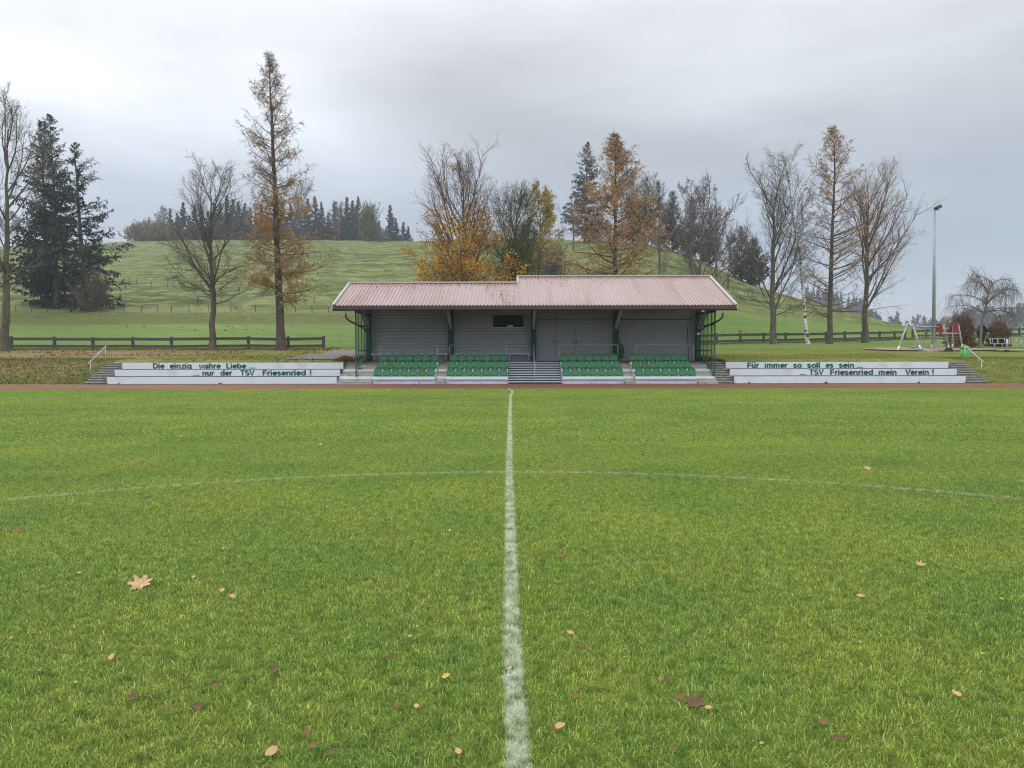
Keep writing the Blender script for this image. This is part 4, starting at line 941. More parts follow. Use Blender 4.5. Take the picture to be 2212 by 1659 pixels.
def leaves(pts, n, jit, su, sv, r, hang=0.0, tmin=.1):
    """n leaf quads on every polyline"""
    M, K1, _ = pts.shape; idx = np.repeat(np.arange(M), n); t = r.uniform(tmin, 1, M * n) * (K1 - 1); i = np.minimum(t.astype(int), K1 - 2); w_ = (t - i)[:, None]
    p = pts[idx, i] * (1 - w_) + pts[idx, i + 1] * w_ + r.normal(0, jit, (M * n, 3))
    tan = nrm(pts[idx, i + 1] - pts[idx, i]); tan = nrm(tan * (1 - hang) + r.normal(0, .55, tan.shape) + np.array([[0, 0, -1.]]) * hang)
    s = nrm(np.cross(tan, r.normal(0, 1, tan.shape))); sc = r.uniform(.6, 1.25, (len(p), 1))
    return p, tan * su * sc / 2, s * sv * sc / 2
def trunk_line(H, r, lean=(0, 0), K=10, wob=.01):
    z = np.linspace(0, 1, K + 1); x = lean[0] * z ** 1.3 + np.cumsum(r.normal(0, wob * H / K, K + 1)) * (z > 0); y = lean[1] * z ** 1.3 + np.cumsum(r.normal(0, wob * H / K, K + 1)) * (z > 0)
    x -= x[0]; y -= y[0]; return np.stack([x, y, z * H], 1)
def flare(pts, r0, r1):
    k = np.linspace(0, 1, len(pts)); rr_ = r0 * (1 - k) ** .9 + r1; rr_[0] *= 1.35; return rr_
def finish(t, parts):
    """parts: (name, MB in local coords, material) ; the first is the trunk"""
    for name, bb, m_ in parts:
        o = bpy.data.objects.new(name, bb.mesh(name, m_, (0, 0, 0), True)); COL.objects.link(o); o.parent = t
    return t
def place(px, D, dz=-.15): x = X_at(px, D); return (x, D, zgs(x, D) + dz)

def bare_tree(label, loc, H, W, r0, seed, trunk_h=.25, nl=12, lang=38, up=.9, m_bark=None, m_tw=None, lean=(0, 0), n2=9, n3=8, n4=5, tw=.011, leafspec=None, low=None, group=None, wig=.10, crownpow=.7, name='bare_tree', sub_up=.45):
    r = np.random.default_rng(seed); t = thing(name, label, 'tree', loc, group)
    tr = trunk_line(H * .86, r, lean, 12, .06)[None]
    tb = MB(); tb.tubes(tr, flare(tr[0], r0, .015)[None], 10); tw = tw * .60; n2 = max(5, round(n2 * .85)); n3 = max(4, round(n3 * .8)); n4 = min(n4, 4)
    def llen(tt, p, pl):
        k = (p[:, 2] / H - trunk_h) / (1 - trunk_h); k = np.clip(k, 0, 1)
        return np.maximum(.07, (1 - k ** 1.6)) ** crownpow * (W * .62 + (H * (1 - trunk_h)) * .12)
    l1, i1, t1 = spawn(tr, nl, trunk_h / .93, .97, lang, 9, llen, 8, up, wig * .7, r)
    if low:
        q1, _, _ = spawn(tr, low[0], low[1], low[2], low[3], 8, lambda tt, p, pl: np.full(len(p), low[4]), 8, low[5], .09, r); l1 = np.concatenate([l1, q1])
    s1 = np.linalg.norm(l1[:, -1] - l1[:, 0], axis=1); ra = np.clip(s1 * .0125, .016, r0 * .42); tb.tubes(l1, taper(l1, ra, .010), 6)
    l2, i2, t2 = spawn(l1, n2, .12, .97, 36, 12, lambda tt, p, pl: pl * (.56 - .34 * tt), 6, sub_up, wig * .9, r)
    cb = MB(); cb.tubes(l2, taper(l2, np.maximum(ra[i2] * .38, tw * 1.1), tw * .8), 4)
    l3, i3, t3 = spawn(l2, n3, .1, 1, 38, 14, lambda tt, p, pl: pl * (.50 - .2 * tt) + .12, 4, sub_up * .8, wig * .95, r)
    cb.tubes(l3, taper(l3, tw * 1.1, tw * .7), 3)
    parts = [('trunk', tb, m_bark or M_bark), ('branches', cb, m_tw or M_twig)]
    last = l3
    if n4:
        l4, i4, t4 = spawn(l3, n4, .15, 1, 40, 15, lambda tt, p, pl: pl * .5 + .08, 2, .2, wig * 1.0, r)
        tb4 = MB(); tb4.tubes(l4, taper(l4, tw * .85, tw * .5), 3); parts.append(('twigs', tb4, m_tw or M_twig)); last = l4
    if leafspec:
        for (m_, fn, n, su, sv, jit) in leafspec:
            mid = l3[:, l3.shape[1] // 2]; dens = fn(mid / np.array([[W, W, H]]), mid); keep = r.uniform(0, 1, len(l3)) < dens; sel = l3[keep]
            if len(sel): c, u, v = leaves(sel, n, jit, su, sv, r); lb = MB(); lb.quads(c, u, v); parts.append(('foliage', lb, m_))
    return finish(t, parts)

def conifer(label, loc, H, W, r0, seed, nb=150, n2=14, nlf=8, su=.34, sv=.10, start=.04, droop=-8, m_=None, prof=.85, cat='tree', group=None, lean=(0, 0), name='spruce_tree', tops=None, gap=.25, hang=.35, tipup=.5, irregular=.3, jit=.06):
    r = np.random.default_rng(seed); t = thing(name, label, cat, loc, group); tb = MB(); fb = MB()
    for (dx, dy, hh, sc) in (tops or [(0, 0, H, 1.0)]):
        tr = trunk_line(hh, r, lean, 10, .03) + np.array([[dx, dy, 0]]); tb.tubes(tr[None], flare(tr, r0 * sc, .02)[None], 8)
        h = start + (1 - start) * (np.arange(nb) + r.uniform(0, 1, nb)) / nb; h = h[h < .995]; n = len(h)
        f = h * 10; i = np.minimum(f.astype(int), 9); p = tr[i] + (tr[i + 1] - tr[i]) * (f - i)[:, None]
        az = r.uniform(0, 2 * math.pi, n); clump = .75 + .5 * vnoise(az * 3, h * 9, 1.0, seed); L_ = (W / 2) * sc * np.minimum(1, (1 - h) ** prof * 1.05 + .03) * (1 - irregular + 2 * irregular * r.uniform(0, 1, n) * clump)
        L_ *= np.where(r.uniform(0, 1, n) < gap * .3, .35, 1) * np.clip(.55 + h / .18 * .45, .55, 1)
        el = np.radians(droop + 42 * h ** 2 + r.normal(0, 6, n)); d = np.stack([np.cos(az) * np.cos(el), np.sin(az) * np.cos(el), np.sin(el)], 1)
        b1 = grow(p, d, L_, 6, tipup, .05, r); tb.tubes(b1, taper(b1, np.clip(L_ * .012, .012, .06), .008), 3)
        b2, i2, t2 = spawn(b1, n2, .12, 1, 52, 10, lambda tt, p_, pl: pl * (.36 - .22 * tt) + .12, 3, -.25 - hang, .10, r, flat=.75)
        allb = np.concatenate([b2]); c, u, v = leaves(allb, nlf, jit, su, sv, r, hang, 0); k1 = np.clip(1.25 - 1.0 * c[:, 2:3] / hh, .3, 1); fb.quads(c, u * k1, v * k1)
        c2, u2, v2 = leaves(b1, nlf * 2, jit, su, sv, r, hang, .15); k2 = np.clip(1.25 - 1.0 * c2[:, 2:3] / hh, .3, 1); fb.quads(c2, u2 * k2, v2 * k2)
        tb.tubes(b2, taper(b2, .010, .006), 3)
    return finish(t, [('trunk', tb, M_barkd), ('foliage', fb, m_ or M_spruce)])

def larch(label, loc, H, W, r0, seed, lenprof, nb, dens, m_=None, lean=(0, 0), el0=-5, tipup=.55, n2=16, n3=4, nlf=9, su=.085, sv=.028, start=.10, extra=(), tw=.010, elf=None):
    """lenprof: [(h, length)], dens: [(h, leaf share)], extra: (h, azimuth, length, elevation, tipup) single big limbs"""
    r = np.random.default_rng(seed); t = thing('larch_tree', label, 'tree', loc); tb = MB(); cb = MB(); fb = MB()
    tr = trunk_line(H, r, lean, 14, .02); tb.tubes(tr[None], flare(tr, r0, .012)[None], 10)
    h = start + (1 - start) * (np.arange(nb) + r.uniform(0, 1, nb)) / nb; h = h[h < .99]
    az = r.uniform(0, 2 * math.pi, len(h)); L_ = np.interp(h, *zip(*lenprof)) * r.uniform(.55, 1.12, len(h))
    el = el0 + (np.interp(h, [0, .5, 1], [0, 12, 48]) if elf is None else np.interp(h, *zip(*elf))) + r.normal(0, 6, len(h)); tu = np.full(len(h), tipup)
    for (eh, ea, elen, ee, et) in extra:
        h = np.append(h, eh); az = np.append(az, R(ea)); L_ = np.append(L_, elen); el = np.append(el, ee); tu = np.append(tu, et)
    f = h * 14; i = np.minimum(f.astype(int), 13); p = tr[i] + (tr[i + 1] - tr[i]) * (f - i)[:, None]; e = np.radians(el)
    d = np.stack([np.cos(az) * np.cos(e), np.sin(az) * np.cos(e), np.sin(e)], 1)
    b1 = grow(p, d, L_, 8, tu, .05, r); cb.tubes(b1, taper(b1, np.clip(L_ * .013, .012, .09), .008), 5)
    b2, i2, t2 = spawn(b1, n2, .15, 1, 50, 14, lambda tt, p_, pl: (pl * .24 * (1.1 - tt * .6) + .22), 4, -.30, .08, r, flat=.3)
    cb.tubes(b2, taper(b2, tw * .9, tw * .5), 3)
    b3, i3, t3 = spawn(b2, n3, .15, 1, 48, 15, lambda tt, p_, pl: pl * .35 + .10, 2, -.5, .15, r)
    cb.tubes(b3, taper(b3, tw * .8, tw * .5), 3)
    hh = b3[:, 0, 2] / H; dd = np.interp(hh, *zip(*dens)); dd = dd * .8 * np.clip(vnoise(b3[:, 0, 0] * 1.0, b3[:, 0, 2] * 1.0, 1.3, seed) * 1.4 + .1, .3, 1.25)
    sel = b3[r.uniform(0, 1, len(b3)) < dd]; c, u, v = leaves(sel, nlf, .05, su, sv, r, .25, 0); fb.quads(c, u, v)
    sel = b2[r.uniform(0, 1, len(b2)) < np.interp(b2[:, 0, 2] / H, *zip(*dens))]; c, u, v = leaves(sel, nlf, .04, su, sv, r, .25, 0); fb.quads(c, u, v)
    return finish(t, [('trunk', tb, M_barkd), ('branches', cb, M_larchtwig), ('foliage', fb, m_ or M_larch)])

def bush(label, loc, H, W, seed, n=60, m_tw=None, m_lf=None, n2=8, n3=5, tw=.008, nlf=0, lf=(.07, .04), name='bush', cat='bush', spread=38, dens=1.0, group=None, up=.5):
    r = np.random.default_rng(seed); t = thing(name, label, cat, loc, group); cb = MB(); fb = MB()
    p = np.stack([r.normal(0, W * .08, n), r.normal(0, W * .08, n), np.zeros(n)], 1); az = r.uniform(0, 6.28, n); el = np.radians(np.clip(np.abs(r.normal(0, spread, n)), 0, 78))
    d = np.stack([np.cos(az) * np.sin(el), np.sin(az) * np.sin(el), np.cos(el)], 1); L_ = 1 / np.sqrt((np.sin(el) / (W * .52)) ** 2 + (np.cos(el) / H) ** 2) * r.uniform(.7, 1.02, n)
    b1 = grow(p, d, L_, 5, up * .4, .06, r); cb.tubes(b1, taper(b1, H * .008, tw), 4)
    b2, _, _ = spawn(b1, n2, .2, 1, 34, 12, lambda tt, p_, pl: pl * .30, 3, up, .12, r); cb.tubes(b2, taper(b2, tw * .9, tw * .5), 3)
    b3, _, _ = spawn(b2, n3, .1, 1, 38, 12, lambda tt, p_, pl: pl * .5, 2, up, .12, r); cb.tubes(b3, taper(b3, tw * .8, tw * .5), 3)
    parts = [('branches', cb, m_tw or M_twig)]
    if nlf: sel = b3[r.uniform(0, 1, len(b3)) < dens]; c, u, v = leaves(sel, nlf, .03 * H / 2, lf[0], lf[1], r, 0, 0); fb.quads(c, u, v); parts.append(('foliage', fb, m_lf or M_hedge))
    return finish(t, parts)

# --- trees of the left bank
bare_tree('bare tree at the left edge with a thick mossy trunk and pale upper limbs', place(8, 57.5), 19.2, 8.5, .30, 11, .42, 12, 30, .8, m_tw=M_twigp, lean=(.8, 0), n2=9, n3=8, n4=5, tw=.014, low=(5, .28, .40, 62, 5.2, .15), wig=.13)
bare_tree('bare dark tree with upright limbs behind the fence, left of the tall larch', place(458, 59.2), 14.9, 7.8, .24, 21, .30, 20, 36, .85, n2=10, n3=8, n4=5, tw=.010, low=(12, .28, .44, 72, 3.7, .25), wig=.13, crownpow=.8)
larch('very tall narrow larch with bare top and amber needles below, left of the stand', place(608, 59.3), 22.5, 7, .32, 31,
      [(0, 2.0), (.12, 2.2), (.2, 3.6), (.3, 3.5), (.42, 3.0), (.50, 2.8), (.58, 2.6), (.7, 3.1), (.78, 2.4), (.86, 1.6), (.95, .9), (1, .35)], 150,
      [(0, .55), (.2, .75), (.38, .95), (.52, .95), (.555, .35), (.70, .14), (1, .02)], lean=(-.75, 0), extra=[(.20, -8, 4.6, -4, .55), (.27, 5, 4.8, -4, .5), (.33, -5, 4.9, 0, .25), (.36, 12, 4.2, 6, .2), (.55, 0, 3.3, 14, .6), (.54, 182, 2.9, 8, .7), (.30, 178, 2.6, -25, .2), (.64, 30, 2.4, 15, .5), (.73, 175, 3.1, 28, .4), (.68, 185, 2.9, 18, .45)], start=.16, n2=15, n3=4, nlf=9)
SPL = place(138, 118)
conifer('dark twin-topped spruce, the taller of the pair on the meadow by the left edge', SPL, 29.5, 11.5, .42, 41, nb=165, n2=12, nlf=12, su=.40, sv=.13, tops=[(-.9, 0, 29.5, 1.0), (-3.0, .8, 28.8, .85)], start=.03, prof=.62, irregular=.38, hang=.45, droop=-12, tipup=.35, gap=.5)
conifer('dark sparse spruce with long level branches, right one of the pair on the meadow', place(186, 117), 25.2, 12.5, .45, 42, nb=135, n2=12, nlf=12, su=.40, sv=.12, start=.03, prof=.62, irregular=.42, hang=.45, droop=-4, tipup=.30, gap=.7, lean=(-.8, 0))
bush('grey bare scrub tree in front of the foot of the dark spruces', place(212, 113.2), 5.6, 7.0, 43, n=34, m_tw=M_twig, n2=9, n3=6, tw=.022, name='scrub', nlf=1, lf=(.16, .09), m_lf=M_brown)
bare_tree('small crooked bare fruit tree on the slope left of the dark spruces', place(92, 121), 6.8, 7.0, .17, 44, .22, 10, 55, .25, n2=8, n3=6, n4=3, tw=.022, wig=.2, m_tw=M_twigr)

# --- trees behind the stand
def maple_d(c, p): return np.clip((.74 - c[:, 2]) / .22, .01, 1) * .95
bare_tree('maple behind the stand with bare top and orange and yellow lower leaves', place(1006, 66), 16.6, 12.5, .34, 51, .12, 30, 31, .85, m_tw=M_twigr, n2=10, n3=8, n4=4, tw=.012, name='maple_tree', low=(12, .13, .42, 62, 5.2, .15), leafspec=[(M_maple, maple_d, 15, .125, .09, .22)], crownpow=.95)
bare_tree('dense olive-twigged bare tree behind the stand, beside the yellow birch', place(1115, 67), 13.8, 7.6, .20, 52, .14, 34, 27, .50, m_tw=M_twigo, n2=12, n3=10, n4=5, tw=.011, name='willow_tree', leafspec=[(M_olive, lambda c, p: np.clip((.78 - c[:, 2]) / .25, 0, 1) * .6, 5, .10, .05, .08)], crownpow=.6)
bare_tree('yellow-leaved slender tree half hidden behind the olive tree above the roof', place(1163, 76), 15.6, 6.0, .16, 53, .30, 20, 36, .6, n2=9, n3=8, n4=3, tw=.010, name='birch_tree', leafspec=[(M_yell, lambda c, p: .55 + 0 * c[:, 2], 9, .14, .10, .14)])
larch('broad amber larch with wide upswept limbs behind the right part of the roof', place(1326, 74), 20.0, 12, .30, 54,
      [(0, 5.6), (.3, 6.2), (.42, 5.8), (.55, 4.7), (.7, 3.6), (.82, 2.6), (.92, 1.3), (1, .4)], 120, [(0, .6), (.3, .75), (.7, .85), (.85, .55), (1, .15)], m_=M_larchg, el0=-4, tipup=.75, n2=18, n3=4, nlf=9, su=.11, sv=.038, start=.22,
      extra=[(.5, 8, 5.6, 8, .9), (.38, 5, 6.0, 5, .8), (.34, 178, 6.4, 2, .5), (.42, 185, 6.0, 0, .45), (.55, 175, 4.6, 5, .8)])
bare_tree('thin bare tree with several stems behind the right end of the roof', place(1513, 100), 19.5, 10.5, .22, 55, .16, 16, 30, .6, m_tw=M_twigr, n2=9, n3=8, n4=4, tw=.016, low=(9, .1, .3, 60, 6, .4), leafspec=[(M_brown, lambda c, p: .12 + 0 * c[:, 2], 5, .16, .12, .1)])
bare_tree('slim bare tree between the broad larch and the dark pines', place(1415, 96), 15.0, 7.0, .16, 56, .2, 12, 28, .6, m_tw=M_twigp, n2=8, n3=7, n4=3, tw=.014, leafspec=[(M_larchg, lambda c, p: np.clip((.5 - c[:, 2]) * 3, 0, .4), 6, .14, .08, .1)])

# --- trees of the right bank
bare_tree('round-crowned bare tree, leftmost of the group behind the right terrace', place(1672, 71.5), 15.9, 9.6, .30, 61, .20, 26, 33, .75, n2=10, n3=8, n4=4, tw=.011, m_bark=M_bark, m_tw=M_twig, crownpow=.55, low=(5, .2, .3, 66, 4.2, .2))
bare_tree('slender white-barked birch leaning left in the group right of the stand', place(1745, 72), 20.0, 5.6, .16, 62, .42, 16, 42, .5, m_bark=M_birch, m_tw=M_twigp, n2=9, n3=8, n4=4, tw=.009, lean=(-1.25, 0), name='birch_tree', crownpow=.7, sub_up=-.1, low=(7, .3, .5, 50, 2.4, .5))
larch('slim golden larch with long thin spreading limbs, tallest of the group right of the stand', place(1790, 73), 20.4, 9.5, .25, 63,
      [(0, 3.4), (.15, 4.4), (.35, 5.0), (.5, 4.8), (.62, 4.0), (.75, 3.3), (.88, 1.9), (1, .4)], 100, [(0, .10), (.3, .22), (.5, .22), (.62, .34), (.78, .55), (.92, .4), (1, .2)], m_=M_larchg, el0=4, tipup=.45, n2=13, n3=4, nlf=8, su=.10, sv=.034, start=.12,
      extra=[(.42, 3, 5.6, 15, .35), (.35, -3, 5.2, 14, .3), (.44, 178, 4.6, 18, .3), (.50, 6, 5.0, 22, .3), (.16, 0, 6.4, 2, .2), (.18, 180, 4.6, 0, .3)])
bare_tree('wide vase-shaped bare tree with dense fine twigs, rightmost of the group', place(1868, 76), 16.6, 11.5, .30, 64, .19, 24, 33, .50, n2=11, n3=8, n4=4, tw=.012, m_tw=mat('ochre_twig', (.27, .17, .10), (.17, .11, .07), 1.5, .9), crownpow=.55, leafspec=[(M_larchg, lambda c, p: np.clip(.20 - c[:, 0] * .5, 0, .4) * (c[:, 2] < .75), 5, .12, .06, .1)])

# weeping birch of the playground
def weeping(label, loc, H, W, seed):
    r = np.random.default_rng(seed); t = thing('weeping_birch', label, 'tree', loc); tb = MB(); cb = MB()
    tr = np.array([(0, 0, 0), (.02, 0, 1.0), (.08, 0, 2.0), (.3, 0, 2.9), (.38, 0, 3.6), (.55, .05, 4.4), (.9, .1, 5.2)]); tb.tubes(tr[None], np.array([[.14, .105, .10, .09, .07, .05, .04]]), 9)
    p = tr[[3, 3, 3, 4, 4, 4, 5, 5, 5, 6, 6, 4, 3, 5]]; az = np.radians([0, 180, 150, 10, 185, 250, 0, 170, 60, 20, 100, 300, 330, 200]); el = np.radians([28, 30, 45, 50, 48, 50, 42, 62, 60, 35, 60, 52, 34, 50])
    L_ = np.array([1.9, 2.5, 2.2, 2.2, 3.1, 2.1, 2.3, 2.3, 1.8, 1.6, 1.5, 2.0, 2.1, 2.4]) * 1.04
    l1 = grow(p, np.stack([np.cos(az) * np.cos(el), np.sin(az) * np.cos(el), np.sin(el)], 1), L_, 8, -1.0, .09, r); tb.tubes(l1, taper(l1, .055, .014), 6)
    l2, _, _ = spawn(l1, 9, .25, 1, 45, 14, lambda tt, p_, pl: pl * .38, 5, -.4, .12, r); cb.tubes(l2, taper(l2, .016, .008), 4)
    l3, _, _ = spawn(l2, 7, .1, 1, 60, 20, lambda tt, p_, pl: r.uniform(.5, 1.9, len(p_)), 6, -3.6, .07, r); cb.tubes(l3, taper(l3, .0060, .0032), 3)
    l5, _, _ = spawn(l1, 4, .5, 1, 30, 14, lambda tt, p_, pl: r.uniform(.5, 1.2, len(p_)), 5, .5, .12, r); cb.tubes(l5, taper(l5, .008, .004), 3)
    l4, _, _ = spawn(l3, 2, .1, .9, 25, 8, lambda tt, p_, pl: pl * .4, 3, -1.5, .06, r); cb.tubes(l4, taper(l4, .005, .003), 3)
    return finish(t, [('trunk', tb, M_twigp), ('branches', cb, M_twigr)])
weeping('small weeping birch with hanging bare twigs over the playground', place(2116, 61), 6.5, 6, 71)
bush('large rounded brown hedge bush between the climbing tower and the weeping birch', place(2075, 63), 2.35, 2.3, 72, n=150, n2=9, n3=5, tw=.007, nlf=5, lf=(.07, .05), m_lf=M_bushleaf, spread=34, m_tw=mat('reddish_twig', (.17, .09, .05), (.10, .055, .035), 2, .9))
bush('smaller rounded brown bush behind the carousel', place(2157, 64), 1.85, 1.9, 73, n=120, n2=9, n3=5, tw=.007, nlf=5, lf=(.07, .05), m_lf=M_bushleaf, spread=40, m_tw=MATS['reddish_twig'])

# --- crest of the hill
conifer('tall dark spruce on the hilltop just left of the broad larch', place(1263, 215), 27.5, 13.5, .4, 81, nb=150, n2=11, nlf=8, su=.5, sv=.22, start=.05, prof=.72, irregular=.3, droop=-14, tipup=.4, jit=.12)
for i, (px_, D, H, W, lb) in enumerate([(1392, 196, 16.5, 11, 'dark hilltop pine behind the right limbs of the broad larch'), (1422, 190, 16.2, 10.5, 'dark rounded hilltop pine above the right part of the roof'), (1452, 186, 14.2, 8, 'dark pine at the right end of the hilltop pines, left of the bare grove'),
        (1365, 205, 19.5, 10, 'dark hilltop pine showing through the broad larch crown'), (1488, 182, 13.5, 9, 'dark pine inside the bare grove at the right shoulder of the hill'), (1530, 178, 12.0, 10, 'dark pine above the right roof end at the edge of the bare grove'),
        (1600, 172, 11.6, 9, 'low dark pine on the descending slope right of the stand roof'), (1628, 168, 9.8, 8, 'lowest dark pine on the descending slope, beside the round-crowned bare tree')]):
    conifer(lb, place(px_, D), H, W, .28, 90 + i, nb=95, n2=9, nlf=7, su=.45, sv=.17, start=.04, prof=.45, irregular=.35, droop=5, tipup=.9, hang=-.1, jit=.16, name='pine_tree')
bg = bare_tree('grey bare tree rising from the conifer wood behind the tall larch', place(655, 338), 29, 19, .35, 101, .12, 18, 32, .7, n2=8, n3=7, n4=3, tw=.045, m_tw=M_twigp)
for i, (px_, D, H, W, lb) in enumerate([(1405, 205, 21, 12, 'pale bare treetop behind the hilltop pines'), (1490, 150, 17.5, 10, 'bare brownish tree of the grove above the right roof end'), (1545, 150, 14, 10, 'low spreading bare tree on the slope at the right roof end'), (1570, 140, 10, 8, 'small bare tree on the hill shoulder right of the roof'),
        (1238, 190, 13, 9, 'pale bare tree below the hilltop spruce')]):
    bare_tree(lb, place(px_, D), H, W, .2, 110 + i, .15, 14, 34, .5, n2=8, n3=7, n4=3, tw=.022, m_tw=M_twigr if i != 0 else M_twigp, leafspec=[(M_brown, lambda c, p: .12 + 0 * c[:, 2], 4, .2, .14, .12)] if i in (1, 2, 3) else None)
bush('yellow-green shrubby tree on the hill crest right of the conifer wood', place(798, 300), 14.5, 8, 120, n=40, n2=9, n3=5, tw=.04, nlf=4, lf=(.38, .24), m_lf=M_olive, spread=20, name='shrub_tree', cat='tree')
bush('low dark leafless shrub on the hill crest beside the yellow-green tree', place(824, 298), 5.6, 8, 121, n=40, n2=7, n3=4, tw=.045, spread=40, m_tw=M_twigr)
bush('yellowish hillside bush low behind the broad larch', place(1195, 150), 6, 9, 122, n=50, n2=8, n3=5, tw=.03, nlf=2, lf=(.22, .15), m_lf=M_olive, spread=40)
# conifer wood: prototypes then copies
protos = [conifer('x', (0, 0, 0), 22, 10.5, .3, 130 + i, nb=110, n2=6, nlf=6, su=.9, sv=.34, start=.02, prof=1.0, irregular=.22, droop=-12, tipup=.4, m_=M_sprucef, group='spruces of the wood on the hill crest', jit=.18) for i in range(4)]
wood = [(328, 462, 'free-standing'), (343, 482, 'small'), (356, 488, ''), (374, 446, ''), (388, 436, ''), (402, 430, ''), (415, 440, ''), (428, 428, ''), (441, 425, ''), (455, 430, ''), (468, 424, ''), (482, 436, ''), (496, 424, ''), (508, 418, ''), (520, 425, ''), (533, 430, ''), (545, 424, ''), (557, 436, ''), (570, 440, ''), (583, 436, ''), (600, 430, ''), (615, 428, ''),
        (632, 430, ''), (648, 436, ''), (668, 430, ''), (685, 418, ''), (698, 432, ''), (712, 440, ''), (727, 430, ''), (740, 425, ''), (752, 420, ''), (764, 428, ''), (776, 426, ''), (795, 440, ''), (808, 432, ''), (820, 450, ''), (846, 428, ''), (858, 446, ''), (873, 456, ''), (884, 470, ''), (1044, 445, ''), (1190, 478, '')]
used = set(); rw = random.Random(4)
lab_w = {0: 'free-standing bluish spruce at the left end of the crest wood', 1: 'small spruce between the free-standing spruce and the crest wood', 36: 'broad dark spruce at the right end of the crest wood', 39: 'last low spruce right of the crest wood', 40: 'dark spruce behind the bare crown of the maple', 41: 'small spruce on the crest behind the yellow birch', 25: 'tall spruce of the crest wood right of the grey bare tree', 30: 'spruce topping the middle group right of the tall larch'}
for i, (px_, ty, _) in enumerate(wood):
    k = i % 4; src = protos[k]; o = src if k not in used else copy_tree(src); used.add(k)
    D = rw.uniform(336, 372); H = (523 - ty) * 340 / F_PX + (D - 336) * .10 + 2.0; x, y, z = place(px_, D); o.location = (x, y, z - .8); s = H / 22; o.scale = (s * rw.uniform(.85, 1.25) * (1.25 if i == 36 else 1), s * rw.uniform(.9, 1.2), s); o.rotation_euler.z = rw.uniform(0, 6.28)
    o['label'] = lab_w.get(i, 'dark hazy spruce among the dense row of the wood on the hill crest')
# hedge and bare trees on the crest, left
for i, (px_, D, H, W, lb) in enumerate([(300, 326, 6.5, 11, 'leftmost hazy bush of the tan hedge on the hill crest'), (335, 326, 7.5, 12, 'tall hazy bush of the tan hedge below the free-standing spruce'), (372, 326, 6.8, 12, 'hazy bush at the right end of the tan crest hedge'), (318, 330, 8, 9, 'pale bush standing up from the tan crest hedge'), (355, 329, 8.2, 9, 'greenish bush in the middle of the tan crest hedge')]):
    bush(lb, place(px_, D), H, W, 140 + i, n=60, n2=7, n3=4, tw=.05, nlf=3, lf=(.40, .26), m_lf=M_hedge, spread=42, group='bushes of the crest hedge')
for i, (px_, D, H, W, lb) in enumerate([(22, 320, 15, 12, 'reddish hazy bare tree on the crest behind the left edge tree'), (48, 330, 13, 12, 'reddish hazy bare tree on the crest left of the dark spruces'), (-12, 325, 14, 12, 'hazy bare tree at the very left edge of the crest'), (75, 335, 12, 11, 'hazy bare tree partly hidden by the dark spruces'), (358, 334, 16, 9, 'pale hazy bare tree between the free-standing spruce and the wood'), (735, 332, 18, 10, 'bare tree standing among the right crest spruces')]):
    bare_tree(lb, place(px_, D), H, W, .25, 150 + i, .12, 14, 34, .6, n2=7, n3=6, n4=2, tw=.045, m_tw=M_twigr, leafspec=[(M_brown, lambda c, p: .25 + 0 * c[:, 2], 3, .4, .3, .3)])
# dead bracken strip under the wood
# ------------------------------------------------------------------ far valley, right
r_ = np.random.default_rng(77); bb = MB(); fb = MB()
for k in range(46):
    px_ = r_.uniform(1850, 2060); D = r_.uniform(520, 640); x, y, z = place(px_, D); H = r_.uniform(11, 20) * (1 if px_ < 1990 else .8)
    tr = trunk_line(H, r_) + np.array([[x, y, z]]); bb.tubes(tr[None], flare(tr, .2, .05)[None], 4)
    l1, _, _ = spawn(tr[None], 26, .15, .95, 42, 10, lambda tt, p, pl: H * .32 * (1.1 - .8 * tt), 4, .4, .1, r_); bb.tubes(l1, taper(l1, .09, .05), 3)
    l2, _, _ = spawn(l1, 6, .1, 1, 40, 12, lambda tt, p, pl: pl * .45, 2, .2, .1, r_); bb.tubes(l2, taper(l2, .07, .05), 3)
    c, u, v = leaves(l2, 3, .3, .7, .5, r_); fb.quads(c, u, v)
ow = bb.obj('distant_wood', M_twigr, origin=(200, 560, 0)); tag(ow, 'hazy grey-brown wood in the valley behind the playground', 'wood', kind='stuff')
fw = MB(); fo = fb.obj('wood_foliage', mat('dull_wood_leaves', (.10, .085, .06), (.06, .055, .045), .1, .9, island=.35), ow)
bb = MB(); fb = MB()
for k in range(40):
    px_ = r_.uniform(1735, 1875); D = r_.uniform(760, 860); x, y, z = place(px_, D); H = r_.uniform(14, 22)
    tr = trunk_line(H, r_) + np.array([[x, y, z]]); bb.tubes(tr[None], flare(tr, .25, .05)[None], 4)
    n = 60; h = r_.uniform(.05, 1, n); az = r_.uniform(0, 6.28, n); L_ = (1 - h) * 4 + .4; c = np.stack([x + np.cos(az) * L_ * .5, y + np.sin(az) * L_ * .5, z + h * H], 1)
    u = np.stack([np.cos(az) * L_ * .6, np.sin(az) * L_ * .6, -L_ * .25], 1); v = np.stack([-np.sin(az) * .9, np.cos(az) * .9, 0 * az - .5], 1); fb.quads(c, u, v)
of = fb.obj('distant_conifer_forest', M_sprucef, origin=(350, 800, 0)); tag(of, 'faint blue conifer forest on the far slope behind the golden larch', 'forest', kind='stuff'); bb.obj('forest_trunks', M_barkd, of)
